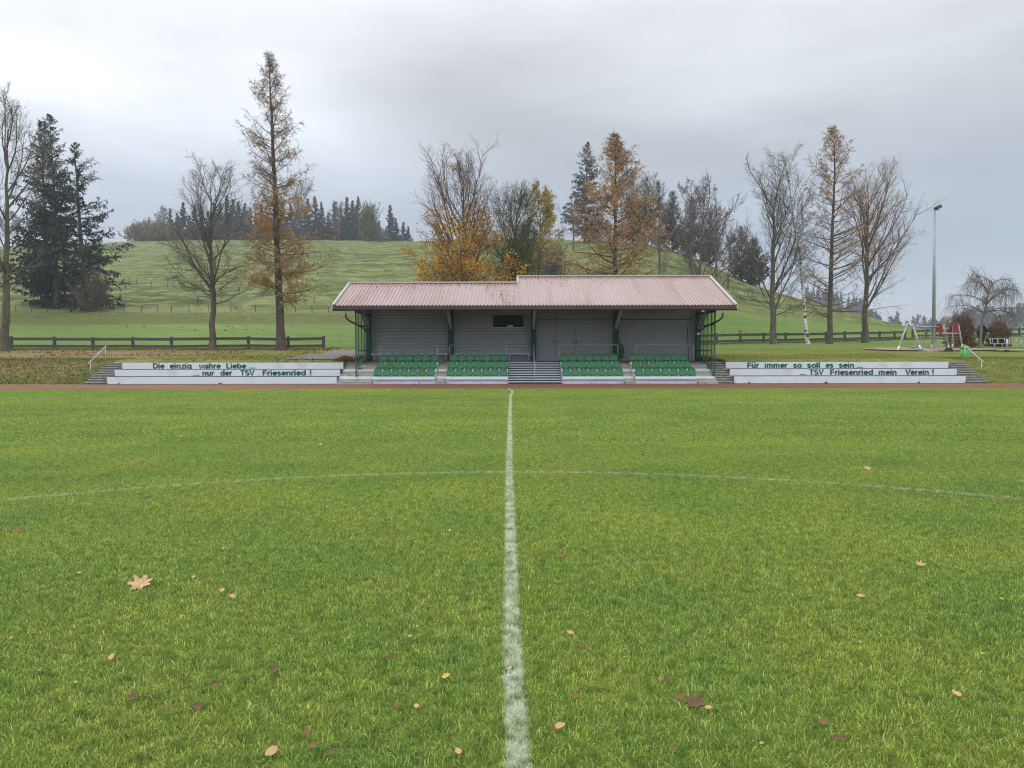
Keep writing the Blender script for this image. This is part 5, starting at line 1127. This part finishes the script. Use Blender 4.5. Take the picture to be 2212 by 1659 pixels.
def barn(label, px_, D, wd, dp, h, rh, m1, m2, rot=0, name='barn', dz=0):
    x, y, z = place(px_, D, dz); t = thing(name, label, name.replace('_', ' '), (x, y, z))
    bb = MB(); bb.box(x - wd / 2, x + wd / 2, y - dp / 2, y + dp / 2, z - 1, z + h)
    bb.addv([(x - wd / 2, y - dp / 2, z + h), (x - wd / 2, y + dp / 2, z + h), (x - wd / 2, y, z + h + rh), (x + wd / 2, y - dp / 2, z + h), (x + wd / 2, y + dp / 2, z + h), (x + wd / 2, y, z + h + rh)], [np.array([(0, 2, 1), (3, 4, 5)])]); bb.obj('wall', m1, t)
    bb = MB(); e = .5
    for s in (-1, 1): bb.bar((x - wd / 2 - e, y + s * dp / 4, z + h + rh / 2 + .1), (x + wd / 2 + e, y + s * dp / 4, z + h + rh / 2 + .1), dp / 2 * 1.18, .15, up=(0, s * rh, dp / 2))
    bb.obj('roof', m2, t)
    bb = MB(); bb.box(x - wd * .12, x + wd * .12, y - dp / 2 - .05, y - dp / 2, z, z + h * .7); bb.obj('door', M_dark, t)
    return t
barn('small dark barn with red roof on the far slope, left of the weeping birch', 2050, 850, 13, 12, 4, 2.5, M_barn, M_barnroof, dz=-1)
barn('larger barn with a pale red roof on the far green slope at the right edge', 2195, 850, 14, 12, 3, 2, M_barn, M_barnroof, name='barn', dz=-1)
barn('far house with a red roof in the valley between the two brown bushes', 2125, 420, 20, 10, 4, 3, M_house, M_barnroof, name='house')
barn('far pale house with a grey roof behind the small brown bush', 2172, 440, 12, 10, 4, 4, M_house, M_concd, name='house')
barn('far reddish house in the valley at the right edge behind the carousel', 2206, 400, 18, 10, 3.5, 3, M_house, M_barnroof, name='house')
M_farcon = M_sprucef
bb = MB(); fb = MB()
for k in range(120):
    px_ = r_.uniform(2060, 2300); D = r_.uniform(600, 760); x, y, z = place(px_, D); H = r_.uniform(8, 14)
    if r_.uniform() < .35: continue
    n = 40; h = r_.uniform(.02, 1, n); az = r_.uniform(0, 6.28, n); L_ = 3.6 * np.sqrt(np.clip(1 - h, 0, 1)) + .4; c = np.stack([x + np.cos(az) * L_ * .6, y + np.sin(az) * L_ * .6, z + h * H], 1)
    u = nrm(r_.normal(0, 1, (n, 3))) * 1.3; v = nrm(np.cross(u, r_.normal(0, 1, (n, 3)))) * .9; fb.quads(c, u, v)
of = fb.obj('distant_slope_wood', M_sprucef, origin=(420, 680, 0)); tag(of, 'blue hazy wood on the far slope behind the weeping birch and the bushes', 'forest', kind='stuff')

# ------------------------------------------------------------------ playground
gz = zgs(X_at(1985, 57), 57)
r_ = np.random.default_rng(12); n = 64; th = np.linspace(0, 2 * math.pi, n, endpoint=False)
cxp, cyp = X_at(2017, 57.5), 57.6; ex = 4.9 * (1 + .06 * np.sin(th * 3) + .04 * np.sin(th * 7 + 1)); ey = 3.0 * (1 + .08 * np.sin(th * 4) + .05 * np.sin(th * 9))
ring = np.stack([cxp + ex * np.cos(th), cyp + ey * np.sin(th)], 1); cs = [(cxp, cyp)] + [tuple(p) for p in ring]
allv = []; rings = 8
for k in range(rings + 1):
    for p in ring: q_ = (cxp + (p[0] - cxp) * (k / rings), cyp + (p[1] - cyp) * (k / rings)); allv.append((q_[0], q_[1], zgs(*q_) + .075))
bb = MB(); fs = []
for k in range(rings):
    i = np.arange(n); fs.append(np.stack([k * n + i, (k + 1) * n + i, (k + 1) * n + (i + 1) % n, k * n + (i + 1) % n], -1))
bb.addv(allv, fs); tag(bb.obj('wood_chip_ground', M_chips), kind='structure')
# swing with timber A-frame and climbing tower
Ds = 57.0
def G(px_, D): x = X_at(px_, D); return Vector((x, D, zgs(x, D)))
t = thing('swing_set', 'timber swing set with a blue steel crossbar between an A-frame and a red-topped climbing frame', 'swing', tuple(G(1990, Ds)))
top = P(1962, 703, Ds); fl_ = G(1938, 56.2); fr_ = G(1985, 56.4)
def leg(a, b_, r=.06):
    bb = MB(); bb.tube([a, b_], r, 10); o = bb.obj('leg', M_log, t, True)
    a, b_ = Vector(a), Vector(b_); d = (b_ - a).normalized(); bb = MB(); bb.tube([a, a + d * .42], r * 1.12, 10); bb.obj('metal_foot', M_white, o, True)
    bb = MB(); bb.tube([b_ - d * .02, b_ + d * .06], r * 1.15, 10); bb.obj('end_cap', M_rust, o, True); return o
pxT = lambda px_, py_, D=Ds: P(px_, py_, D)
leg(G(1938, 56.0), pxT(1960.5, 699, 57)); leg(G(1985.5, 56.6) + Vector((0, -.2, 0)), pxT(1971, 699, 57.2))
leg(G(2010, 58.4), pxT(2023, 702, 57.4)); leg(G(2050, 57.8), pxT(2037, 701, 57.4)); leg(G(2056, 59.3), pxT(2060, 702, 58.8)); leg(G(2079, 57.6) , pxT(2070, 702, 57.4))
bb = MB(); bb.tube([pxT(1967, 706, 57.1), pxT(2028, 707.5, 57.3)], .055, 12); bb.obj('crossbar', M_steelb, t, True)
for (a, b_, D) in ((2023, 2035, 57.35), (2060, 2070, 57.3)):
    v = [tuple(pxT(x_, y_, D)) for x_, y_ in ((a, 701), (b_ - 1, 701), (b_ + 2, 719), (a - 1.5, 719))]; v += [(p_[0], p_[1] + .05, p_[2]) for p_ in v]
    bb = MB(); bb.addv(v, [np.array([(3, 2, 1, 0), (4, 5, 6, 7), (0, 1, 5, 4), (1, 2, 6, 5), (2, 3, 7, 6), (3, 0, 4, 7)])]); bb.obj('red_panel', M_red, t)
bb = MB(); bb.bar(pxT(2037, 721, 57.4), pxT(2070, 721, 57.4), .07, .09); bb.obj('bridge_beam', M_log, t)
bb = MB()
for py_ in (730, 737, 745, 752): bb.tube([pxT(2016 - (py_ - 730) * .15, py_, 57.9), pxT(2042, py_, 57.6)], .025, 8)
bb.obj('ladder_rungs', M_galv, t, True)
net = MB()
for k in range(5): net.tube([pxT(2044 + k * 5, 722, 57.4), pxT(2043 + k * 7, 756, 57.9)], .012, 5)
for py_ in (728, 735, 742, 749): net.tube([pxT(2044, py_, 57.45), pxT(2074, py_, 57.45)], .012, 5)
net.obj('climbing_net', mat('grey_rope', (.25, .22, .18), rough=.9), t)
for (pa_, pb_) in ((1976, 1989), (2000, 2010)):
    ta, tb2 = pxT(pa_ - 1, 707, 57.2), pxT(pb_ + 1, 707, 57.25); s0, s1 = pxT(pa_ + 1, 751, 57.2), pxT(pb_ - 1, 751, 57.2)
    bb = MB(); bb.bar(s0, s1, .18, .04); so_ = bb.obj('swing_seat', M_black, t); [MB().tube([c0_, c1_], .010, 5).obj('chain', M_galv, so_) for c0_, c1_ in ((ta, s0), (tb2, s1))]
# seesaw
Dq = 54.5; t = thing('seesaw', 'grey metal seesaw tilted down to the right in front of the swing', 'seesaw', tuple(G(1995, Dq)))
a, b_ = P(1963, 749.5, Dq), P(2049, 769.5, Dq); bb = MB(); bb.bar(a, b_, .12, .10); bb.obj('beam', M_galv, t, bevel=.01)
mid = (a + b_) / 2; g = G(1999, Dq)
bb = MB()
for dx in (-.35, .35):
    for dy in (-.25, .25): bb.tube([(mid.x + dx * 1.5, Dq + dy, g.z), (mid.x + dx * .6, Dq + dy * .4, mid.z + .02)], .03, 8)
    bb.tube([(mid.x + dx * 1.2, Dq - .2, g.z + .14), (mid.x + dx * 1.2, Dq + .2, g.z + .14)], .02, 8)
bb.tube([(mid.x - .45, Dq, g.z + .15), (mid.x + .45, Dq, g.z + .15)], .025, 8); bb.obj('stand', M_galv, t, True)
for (p_, s) in ((a + (b_ - a) * .06, 1), (a + (b_ - a) * .90, -1)):
    bb = MB(); bb.bar(p_ + Vector((-.25, 0, .07)), p_ + Vector((.25, 0, .07 - .09)), .3, .05); bb.obj('seat', M_galv, t, bevel=.01)
    bb = MB(); q_ = p_ + Vector((.32 * s, 0, 0)); bb.tube([q_ + Vector((0, -.16, .0)), q_ + Vector((0, -.16, .22)), q_ + Vector((0, .16, .22)), q_ + Vector((0, .16, 0))], .014, 8); bb.obj('handle', M_galv, t, True)
bb = MB(); e_ = Vector((b_.x, Dq, g.z)); bb.tube([(e_.x, Dq - .12, e_.z + .02), (e_.x, Dq + .12, e_.z + .02)], .26, 16); bb.obj('tyre_buffer', M_black, t, True)
# carousel
Dc_ = 54.0; t = thing('playground_carousel', 'grey playground carousel with a round deck and bent tube seats at the right edge', 'carousel', tuple(G(2175, Dc_)))
c0 = P(2175, 756.5, Dc_); rad = .98; g = G(2175, Dc_)
bb = MB(); bb.tube([(c0.x, Dc_, g.z - .1), (c0.x, Dc_, c0.z)], .16, 14); bb.obj('pedestal', M_concd, t, True)
bb = MB(); bb.tube([(c0.x, Dc_, c0.z - .03), (c0.x, Dc_, c0.z + .03)], rad, 36); bb.obj('deck', M_stripe, t)
bb = MB(); bb.tube([(c0.x, Dc_, c0.z), (c0.x, Dc_, c0.z + .75)], .07, 12); bb.obj('hub_post', M_galv, t, True)
for k in range(4):
    an = R(25 + 90 * k); ux, uy = math.cos(an), math.sin(an); vx, vy = -uy, ux; bb = MB()
    for s in (-1, 1):
        o0 = (c0.x + ux * rad * .62 + vx * s * .42, Dc_ + uy * rad * .62 + vy * s * .42)
        bb.tube([(o0[0], o0[1], c0.z), (o0[0], o0[1], c0.z + .38), (o0[0] + ux * .3, o0[1] + uy * .3, c0.z + .42), (o0[0] + ux * .34, o0[1] + uy * .34, c0.z + .78)], .024, 8)
    a_ = (c0.x + ux * (rad * .62 + .34), Dc_ + uy * (rad * .62 + .34)); bb.tube([(a_[0] - vx * .5, a_[1] - vy * .5, c0.z + .78), (a_[0] + vx * .5, a_[1] + vy * .5, c0.z + .78)], .024, 8)
    so_ = bb.obj('seat_frame', M_galv, t, True)
    bb = MB(); bb.bar((c0.x + ux * rad * .72 - vx * .45, Dc_ + uy * rad * .72 - vy * .45, c0.z + .43), (c0.x + ux * rad * .72 + vx * .45, Dc_ + uy * rad * .72 + vy * .45, c0.z + .43), .30, .03); bb.obj('seat', M_stripe, so_)
# wayside shrine / bird house shaped board behind the weeping birch
Dh = 66.0; t = thing('wooden_shrine', 'dark wooden wayside shrine with a flared gable roof behind the weeping birch trunk', 'shrine', tuple(G(2121, Dh)))
def pp(px_, py_, dy=0): p = P(px_, py_, Dh); return (p.x, Dh + dy, p.z)
prof = [(2121, 707), (2131, 716), (2126, 728), (2122, 745), (2120, 745), (2114, 728), (2110, 716)]
bb = MB(); v = [pp(a, b_, -.15) for a, b_ in prof] + [pp(a, b_, .15) for a, b_ in prof]; k = len(prof); bb.addv(v, [np.arange(k)[None], np.arange(k, 2 * k)[None, ::-1]] + [np.array([[i, (i + 1) % k, (i + 1) % k + k, i + k]]) for i in range(k)]); bb.obj('shrine_body', M_dark, t)
bb = MB(); bb.box(pp(2119, 0)[0], pp(2123, 0)[0], Dh - .05, Dh + .05, G(2121, Dh).z, pp(0, 740)[2]); bb.obj('post', M_fence, t)
for s in (-1, 1):
    bb = MB(); pa_, pb_, pc_ = (2120.7, 703.5), (2120.7 + s * 10, 715.5), (2120.7 + s * 16.5, 719)
    bb.bar(Vector(pp(*pa_)), Vector(pp(*pb_)), .5, .06, up=(0, 0, 1)); bb.bar(Vector(pp(*pb_)), Vector(pp(*pc_)), .5, .06, up=(0, 0, 1)); bb.obj('roof_board', M_dark, t)
# litter bin
bx, by = X_at(2083.5, 44.4), 44.4; bz = zgs(bx, by); t = thing('litter_bin', 'bright green plastic litter bin with a domed lid at the top of the right steps', 'bin', (bx, by, bz))
bb = MB(); bb.tube([(bx, by, bz + .0), (bx, by, bz + .04), (bx, by, bz + .58)], [.19, .20, .235], 20); bb.obj('bin_body', M_bin, t, True)
bb = MB(); bb.tube([(bx, by, bz + .57), (bx, by, bz + .63), (bx, by, bz + .70), (bx, by, bz + .74)], [.26, .26, .22, .10], 20); bb.obj('lid', M_bin, t, True)
# floodlight mast
Dm = 80.0; mx_ = X_at(2015.5, Dm); mz = zgs(mx_, Dm); mt = P(2019.5, 455, Dm)
t = thing('floodlight_mast', 'tall grey floodlight mast with climbing pegs behind the playground', 'mast', (mx_, Dm, mz))
bb = MB(); bb.tube([(mx_, Dm, mz), (mx_ + (mt.x - mx_) * .5, Dm, (mz + mt.z) / 2), (mt.x, Dm, mt.z)], [.19, .15, .09], 14); bb.obj('pole', mat('mast_metal', (.36, .38, .41), (.28, .30, .33), 2, .5, metal=.4), t, True)
bb = MB()
for k in range(28):
    f_ = .12 + .85 * k / 28; z_ = mz + (mt.z - mz) * f_; x_ = mx_ + (mt.x - mx_) * f_; s = 1 if k % 2 else -1; bb.tube([(x_, Dm, z_), (x_ + s * .30, Dm, z_)], .014, 5); bb.tube([(x_ + s * .30, Dm, z_), (x_ + s * .30, Dm, z_ + .06)], .014, 5)
bb.obj('climbing_pegs', M_galv, t)
bb = MB(); bb.tube([(mt.x - .1, Dm, mt.z + .02), (mt.x + .45, Dm, mt.z + .02)], .04, 8); br = bb.obj('lamp_arm', M_dark, t)
M = Matrix.Translation((mt.x + .35, Dm, mt.z + .28)) @ Matrix.Rotation(R(-28), 4, 'Y'); bb = MB(); bb.box(-.34, .30, -.22, .22, -.16, .12, M); bb.box(-.30, .26, -.25, .25, .12, .17, M); lo = bb.obj('floodlight', mat('lamp_housing', (.05, .055, .06), rough=.5), t, bevel=.02)
bb = MB(); bb.box(.30, .315, -.18, .18, -.13, .09, M); bb.obj('lamp_glass', M_winglass, lo)

# ------------------------------------------------------------------ path, leaf pile, small things beside the stand
bb = MB(); pv = [(-17.5, 46.4), (-14.6, 52.0), (-12.6, 57.5), (-11.2, 57.5), (-9.3, 52), (-9.3, 44.2), (-13.5, 44.0), (-16.8, 44.6)]
pvx = []; rows_ = 16
def lerp(a, b_, f): return (a[0] + (b_[0] - a[0]) * f, a[1] + (b_[1] - a[1]) * f)
left = [(-13.0, 43.8), (-13.2, 46), (-13.3, 49), (-13.0, 53), (-13.4, 57), (-13.8, 59.4)]; right = [(-9.15, 43.8), (-9.3, 46), (-9.0, 49), (-8.6, 53), (-9.0, 57), (-9.4, 59.4)]
v = []; nc = 9
for a, b_ in zip(left, right):
    for k in range(nc): p_ = lerp(a, b_, k / (nc - 1)); v.append((p_[0] + (.25 * math.sin(a[1] * 2.3 + k) if k in (0, 1, nc - 2, nc - 1) else 0), p_[1], zgs(*p_) + .035))
fs = [np.array([[r0_ * nc + k, r0_ * nc + k + 1, (r0_ + 1) * nc + k + 1, (r0_ + 1) * nc + k] for r0_ in range(len(left) - 1) for k in range(nc - 1)])]
bb.addv(v, fs); tag(bb.obj('gravel_path', M_gravel), kind='structure')
r_ = np.random.default_rng(8)
def leaf_scatter(name, label, c, size, m_, flat=.5):
    n = len(c); u = nrm(np.stack([r_.normal(0, 1, n), r_.normal(0, 1, n), r_.normal(0, flat, n)], 1)); s = nrm(np.cross(u, np.stack([r_.normal(0, flat, n), r_.normal(0, flat, n), np.ones(n)], 1))); sz = (size * r_.uniform(.6, 1.3, n))[:, None]
    bb = MB(); tip = c + u * sz; v = np.stack([c - u * sz, c + s * sz * .7 - u * sz * .1, tip, c - s * sz * .7 - u * sz * .1], 1); bb.addv(v.reshape(-1, 3), [np.arange(n * 4).reshape(n, 4)])
    return tag(bb.obj(name, m_), label, 'leaves', kind='stuff')
n = 5200; a = r_.uniform(0, 6.28, n); rr_ = np.sqrt(r_.uniform(0, 1, n)); cx_, cy_ = X_at(743, 43.6), 43.75
c = np.stack([cx_ + rr_ * np.cos(a) * .72, cy_ + rr_ * np.sin(a) * .55, 0 * a], 1); c[:, 2] = 1.14 + (1 - rr_ ** 1.6) * .30 * (.7 + .5 * vnoise(c[:, 0], c[:, 1], .3)) * r_.uniform(.5, 1, n)
leaf_scatter('leaf_pile', 'heap of reddish brown fallen leaves beside the left end of the stand', c, .05, M_leafp, 1.0)
n = 9000; x = r_.uniform(-42, -9.6, n); y = r_.uniform(42.6, 61.5, n); k = (vnoise(x, y, 2.6, 8) > .52) | (np.abs(y - 59.2) < .9) | ((y < 44) & (x > -20) & (x < -12)); k &= (r_.uniform(0, 1, n) < .9); x = x[k]; y = y[k]
c = np.stack([x, y, zg(x, y) + .05], 1); leaf_scatter('bank_leaf_litter', 'brown fallen leaves scattered over the bank and under the left fence', c, .055, M_leafp)
n = 1500; x = r_.uniform(-32, -22.3, n); y = r_.uniform(39.9, 44, n); c = np.stack([x, y, zg(x, y) + .04], 1); leaf_scatter('slope_leaf_litter', 'brown leaves lying on the grass slope beside the left steps', c, .055, M_leafp)
n = 500; x = r_.uniform(-20, 20, n); y = r_.uniform(35, 39.9, n); y = 39.8 - np.abs(r_.normal(0, .5, n)); x = r_.uniform(-30, 30, n); c = np.stack([x, y, 0 * x + .01], 1); leaf_scatter('track_leaf_litter', 'small leaves blown along the edge of the running track', c, .035, M_leafp)
# leaves caught on the roof
pts_ = []
for k in range(150):
    x = r_.uniform(EX0 + 1.2, 6); y = YE + (1 - abs(r_.normal(0, .16))) * ((YR2 if x > XS else YR1) - YE - .15)
    pts_.append((x, y))
for k in range(46): pts_.append((r_.normal(-.35, .35), YE + r_.uniform(.3, 2.6)))
pts_ = [(x, min(max(y, YE + .1), (YR2 if x > XS else YR1) - .15)) for x, y in pts_]
c = np.array([(x, y, ZE + (y - YE) * (sl2 if x > XS else sl1) + .06) for x, y in pts_]); leaf_scatter('roof_leaf_litter', 'brown leaves and twigs caught on the red sheet roof', c, .05, M_leafp, .4)
# molehills
bb = MB()
for k in range(26):
    px_ = r_.choice([r_.normal(480, 50), r_.uniform(120, 760), r_.normal(1580, 60)]); D = r_.uniform(88, 99) if px_ < 1000 else r_.uniform(88, 97); x = X_at(px_, D); z = zgs(x, D); s = r_.uniform(.10, .24); th = np.linspace(0, 6.283, 10)[:-1]
    for (r0_, z0_, r1_, z1_) in ((1, 0, .7, .35), (.7, .35, .25, .55)):
        v = [(x + math.cos(q_) * s * r0_, D + math.sin(q_) * s * r0_, z + z0_ * s - .02) for q_ in th] + [(x + math.cos(q_) * s * r1_, D + math.sin(q_) * s * r1_, z + z1_ * s - .02) for q_ in th]
        i = np.arange(9); bb.addv(v, [np.stack([i, (i + 1) % 9, (i + 1) % 9 + 9, i + 9], -1)])
tag(bb.obj('molehills', M_mole), 'small dark molehills scattered on the meadow behind the fence', 'molehills', kind='stuff')
# grass tufts on the banks
def tufts(name, label, x, y, h, m_, wd=.02):
    n = len(x); c = np.stack([x, y, zg(x, y)], 1); hh = h * r_.uniform(.5, 1.2, n); a = r_.uniform(0, 6.28, n); side = np.stack([np.cos(a), np.sin(a), 0 * a], 1) * wd; ld = r_.normal(0, .35, (n, 2)) * hh[:, None]
    tip = c + np.stack([ld[:, 0], ld[:, 1], hh], 1); v = np.stack([c - side, c + side, tip], 1); bb = MB(); bb.addv(v.reshape(-1, 3), [np.arange(n * 3).reshape(n, 3)]); return tag(bb.obj(name, m_), label, 'grass', kind='stuff')
M_tuft = mat('bank_grass_blade', (.17, .22, .04), (.10, .15, .03), .4, .8, island=.4, c3=(.22, .18, .07), c3scale=.25, c3amt=(.45, .7), trans=.3)
n = 60000; x = np.concatenate([r_.uniform(-36, -22.3, n // 2), r_.uniform(24.8, 36, n // 4), r_.uniform(-22, 24, n // 4)]); y = np.concatenate([r_.uniform(40.1, 46, n // 2 + n // 4), r_.uniform(43.8, 50, n // 4)]); k = ~((x > -13.2) & (x < 11.9)); k &= ~((x > -22.2) & (x < 24.7) & (y < 43.8))
tufts('bank_grass', 'rough grass on the banks beside and behind the terraces', x[k], y[k], .075, M_tuft, .012)
n = 26000; x = np.concatenate([r_.uniform(-44, -13.5, n), r_.uniform(12, 60, n)]); y = np.concatenate([59.6 + r_.normal(0, .5, n), np.interp(x[n:], [12, 19.1, 40, 60], [70, 72, 84, 92]) + r_.normal(0, .5, n)])
tufts('fence_grass', 'longer unmown grass along the timber fences', x, y, .16, M_tuft, .02)

# ------------------------------------------------------------------ fallen leaves lying on the pitch
def leaf_mesh(kind, m_, seed, s):
    r = random.Random(seed); bb = MB(); pts = []
    if kind == 'maple':
        lob = [0, 50, 100, 155, 205, 260, 310]; n = 42
        for i in range(n):
            a = 360 * i / n; k = max(math.exp(-((a - l + 180) % 360 - 180) ** 2 / 200.) for l in lob); rr_ = s * (.52 + .48 * k) * (1 if i % 2 else .88); pts.append((rr_ * math.cos(R(a)), rr_ * math.sin(R(a)) * .85))
    else:
        n = 20
        for i in range(n):
            a = 360 * i / n; rr_ = s * (1 - .16 * abs(math.sin(R(a)))) * (1 + .10 * r.uniform(-1, 1)) * (1.2 if i == 0 else 1); pts.append((rr_ * math.cos(R(a)), rr_ * math.sin(R(a)) * .9))
    curl = r.uniform(.25, .7); v = [(0, 0, .012)]; n = len(pts)
    for rs in (.5, 1.0):
        for (x, y) in pts: q_ = (x * rs, y * rs); v.append((q_[0], q_[1], .010 + curl * (q_[1] ** 2) / s + .25 * s * abs(q_[0] / s) ** 3 * r.uniform(.3, 1)))
    i = np.arange(n); f1 = np.stack([0 * i, 1 + i, 1 + (i + 1) % n], -1); f2 = np.stack([1 + i, 1 + n + i, 1 + n + (i + 1) % n, 1 + (i + 1) % n], -1); bb.addv(v, [f1, f2])
    me = bb.mesh('fallen_leaf', m_, (0, 0, 0), True); return me
LM = [mat('pale_tan_leaf', (.60, .41, .26), (.42, .25, .14), 30, .7), mat('red_brown_leaf', (.24, .125, .055), (.15, .08, .035), 30, .7), mat('purple_brown_leaf', (.17, .095, .050), (.10, .055, .032), 30, .7), mat('peach_leaf', (.56, .37, .22), (.42, .25, .14), 30, .7), mat('yellow_leaf', (.62, .45, .06), (.5, .33, .05), 30, .7)]
SMALL = {}
def leaf(px_, py_, kind, mi, size, label, group=None, h=.02):
    size *= .74 if kind == 'oval' else .92; h = .016
    D = (CAMH - h) * F_PX / (py_ - 760.0); p_ = P(px_, py_, D); key = (kind, mi, round(size, 3))
    if key not in SMALL or not group: SMALL[key] = leaf_mesh(kind, LM[mi], len(SMALL) + 5, size)
    o = bpy.data.objects.new('fallen_leaf', SMALL[key]); COL.objects.link(o); o.location = (p_.x, D, h); o.rotation_euler = (Matrix.Rotation(R(random.uniform(6, 34)), 4, 'X') @ Matrix.Rotation(R(random.uniform(-14, 14)), 4, 'Y') @ Matrix.Rotation(random.uniform(0, 6.28), 4, 'Z')).to_euler()
    return tag(o, label, 'leaf', group)
LV = [(303, 1268, 'maple', 0, .108, 'big curled pale maple leaf on the grass left of the centre line'), (1502, 1534, 'maple', 2, .060, 'lobed red-brown maple leaf right of the line near the bottom'), (1209, 1589, 'oval', 3, .034, 'round peach-coloured leaf with a notch, close right of the line at the bottom'),
      (587, 1643, 'oval', 3, .036, 'peach leaf on the grass at the bottom, left of the line'), (1231, 1378, 'oval', 3, .028, 'small peach leaf right of the line beside a brown one'), (1186, 1322, 'oval', 2, .034, 'purple-brown leaf just right of the white line'), (1210, 1207, 'maple', 1, .048, 'reddish leaf right of the line below the circle'),
      (2064, 1517, 'oval', 0, .036, 'pale leaf on the grass near the lower right corner'), (1776, 1580, 'oval', 1, .032, 'red leaf half buried in the grass at the lower right'), (1811, 1617, 'oval', 2, .036, 'purple-brown leaf at the lower right edge of the grass'), (1989, 1228, 'maple', 0, .048, 'pale lobed leaf far right on the grass'),
      (1873, 1015, 'maple', 0, .075, 'pale leaf just inside the painted circle at the right'), (1350, 1028, 'maple', 1, .06, 'red-brown leaf lying on the painted circle'), (988, 1645, 'oval', 3, .024, 'whitish folded leaf left of the line at the bottom'), (963, 1475, 'oval', 4, .028, 'yellow-orange curled leaf left of the line'),
      (318, 1073, 'oval', 1, .06, 'red leaf on the grass at the painted circle on the left'), (845, 1430, 'oval', 2, .030, 'dull purple leaf left of the line in the foreground'), (594, 1460, 'oval', 2, .034, 'dark brown leaf pair in the left foreground'), (429, 1540, 'oval', 2, .034, 'dark purple leaf in the lower left foreground'),
      (481, 1282, 'oval', 0, .028, 'tiny pale leaf right of the big maple leaf'), (502, 1296, 'oval', 0, .030, 'tan leaf beside the tiny pale leaf right of the big maple leaf'), (1858, 1297, 'oval', 3, .034, 'peach leaf in the right half of the grass'), (520, 985, 'maple', 1, .08, 'brown leaf between the circle and the track on the left'),
      (101, 1037, 'oval', 2, .07, 'dark leaf inside the circle at the far left'), (45, 1147, 'maple', 1, .055, 'red leaf at the left edge of the grass'), (15, 1145, 'maple', 1, .05, 'red-brown leaf at the very left edge'), (1571, 1252, 'oval', 2, .03, 'small purplish leaf right of the line in mid grass'), (1898, 1323, 'oval', 2, .03, 'dark curled leaf below the peach leaf on the right'),
      (899, 1543, 'oval', 0, .022, 'small pale stem-like leaf left of the line low down'), (243, 1430, 'oval', 3, .030, 'small tan leaf in the left foreground'), (288, 1520, 'oval', 2, .030, 'brown leaf in the lower left foreground above the purple leaf'), (662, 1602, 'oval', 1, .024, 'small red leaf at the bottom left of the line'), (675, 1632, 'oval', 1, .024, 'small brown-red leaf beside the peach leaf at the bottom'),
      (2160, 1085, 'oval', 1, .06, 'red leaf beside the painted circle at the right edge'), (1100, 1458, 'oval', 3, .020, 'small peach leaf lying on the white line'), (1470, 1522, 'oval', 1, .028, 'reddish leaf left of the lobed maple leaf at the bottom'), (720, 1647, 'oval', 2, .028, 'brown leaf at the bottom edge left of the line')]
for a in LV: leaf(*a)
rl = random.Random(21)
for k in range(120):
    py_ = 850 + 800 * rl.random() ** 1.7; px_ = rl.uniform(10, 2200)
    if abs(px_ - 1105) < 50 + (py_ - 840) * .03: px_ += 120
    far_ = py_ < 1000; mi = rl.choice([0, 1, 2, 3, 1, 2, 2]); leaf(px_, py_, 'oval', mi, round((.034 if far_ else .017) * rl.choice([.8, 1, 1.3]), 3), 'tiny brown or tan leaf scattered on the pitch grass', 'tiny leaves scattered over the pitch', .022)

# ------------------------------------------------------------------ haze
bb = MB(); bb.box(-905, 905, -905, 1010, -41, 90)
hm = bpy.data.materials.new('haze'); hm.use_nodes = True; t = hm.node_tree; t.nodes.clear(); o_ = nd(t, 'ShaderNodeOutputMaterial'); pv_ = nd(t, 'ShaderNodeVolumePrincipled')
pv_.inputs['Color'].default_value = (.80, .88, .97, 1); pv_.inputs['Density'].default_value = HAZE_DENSITY; pv_.inputs['Anisotropy'].default_value = .2; t.links.new(pv_.outputs[0], o_.inputs['Volume'])
hz = bb.obj('haze', hm); tag(hz, 'thin autumn haze over the valley', 'haze', kind='stuff')
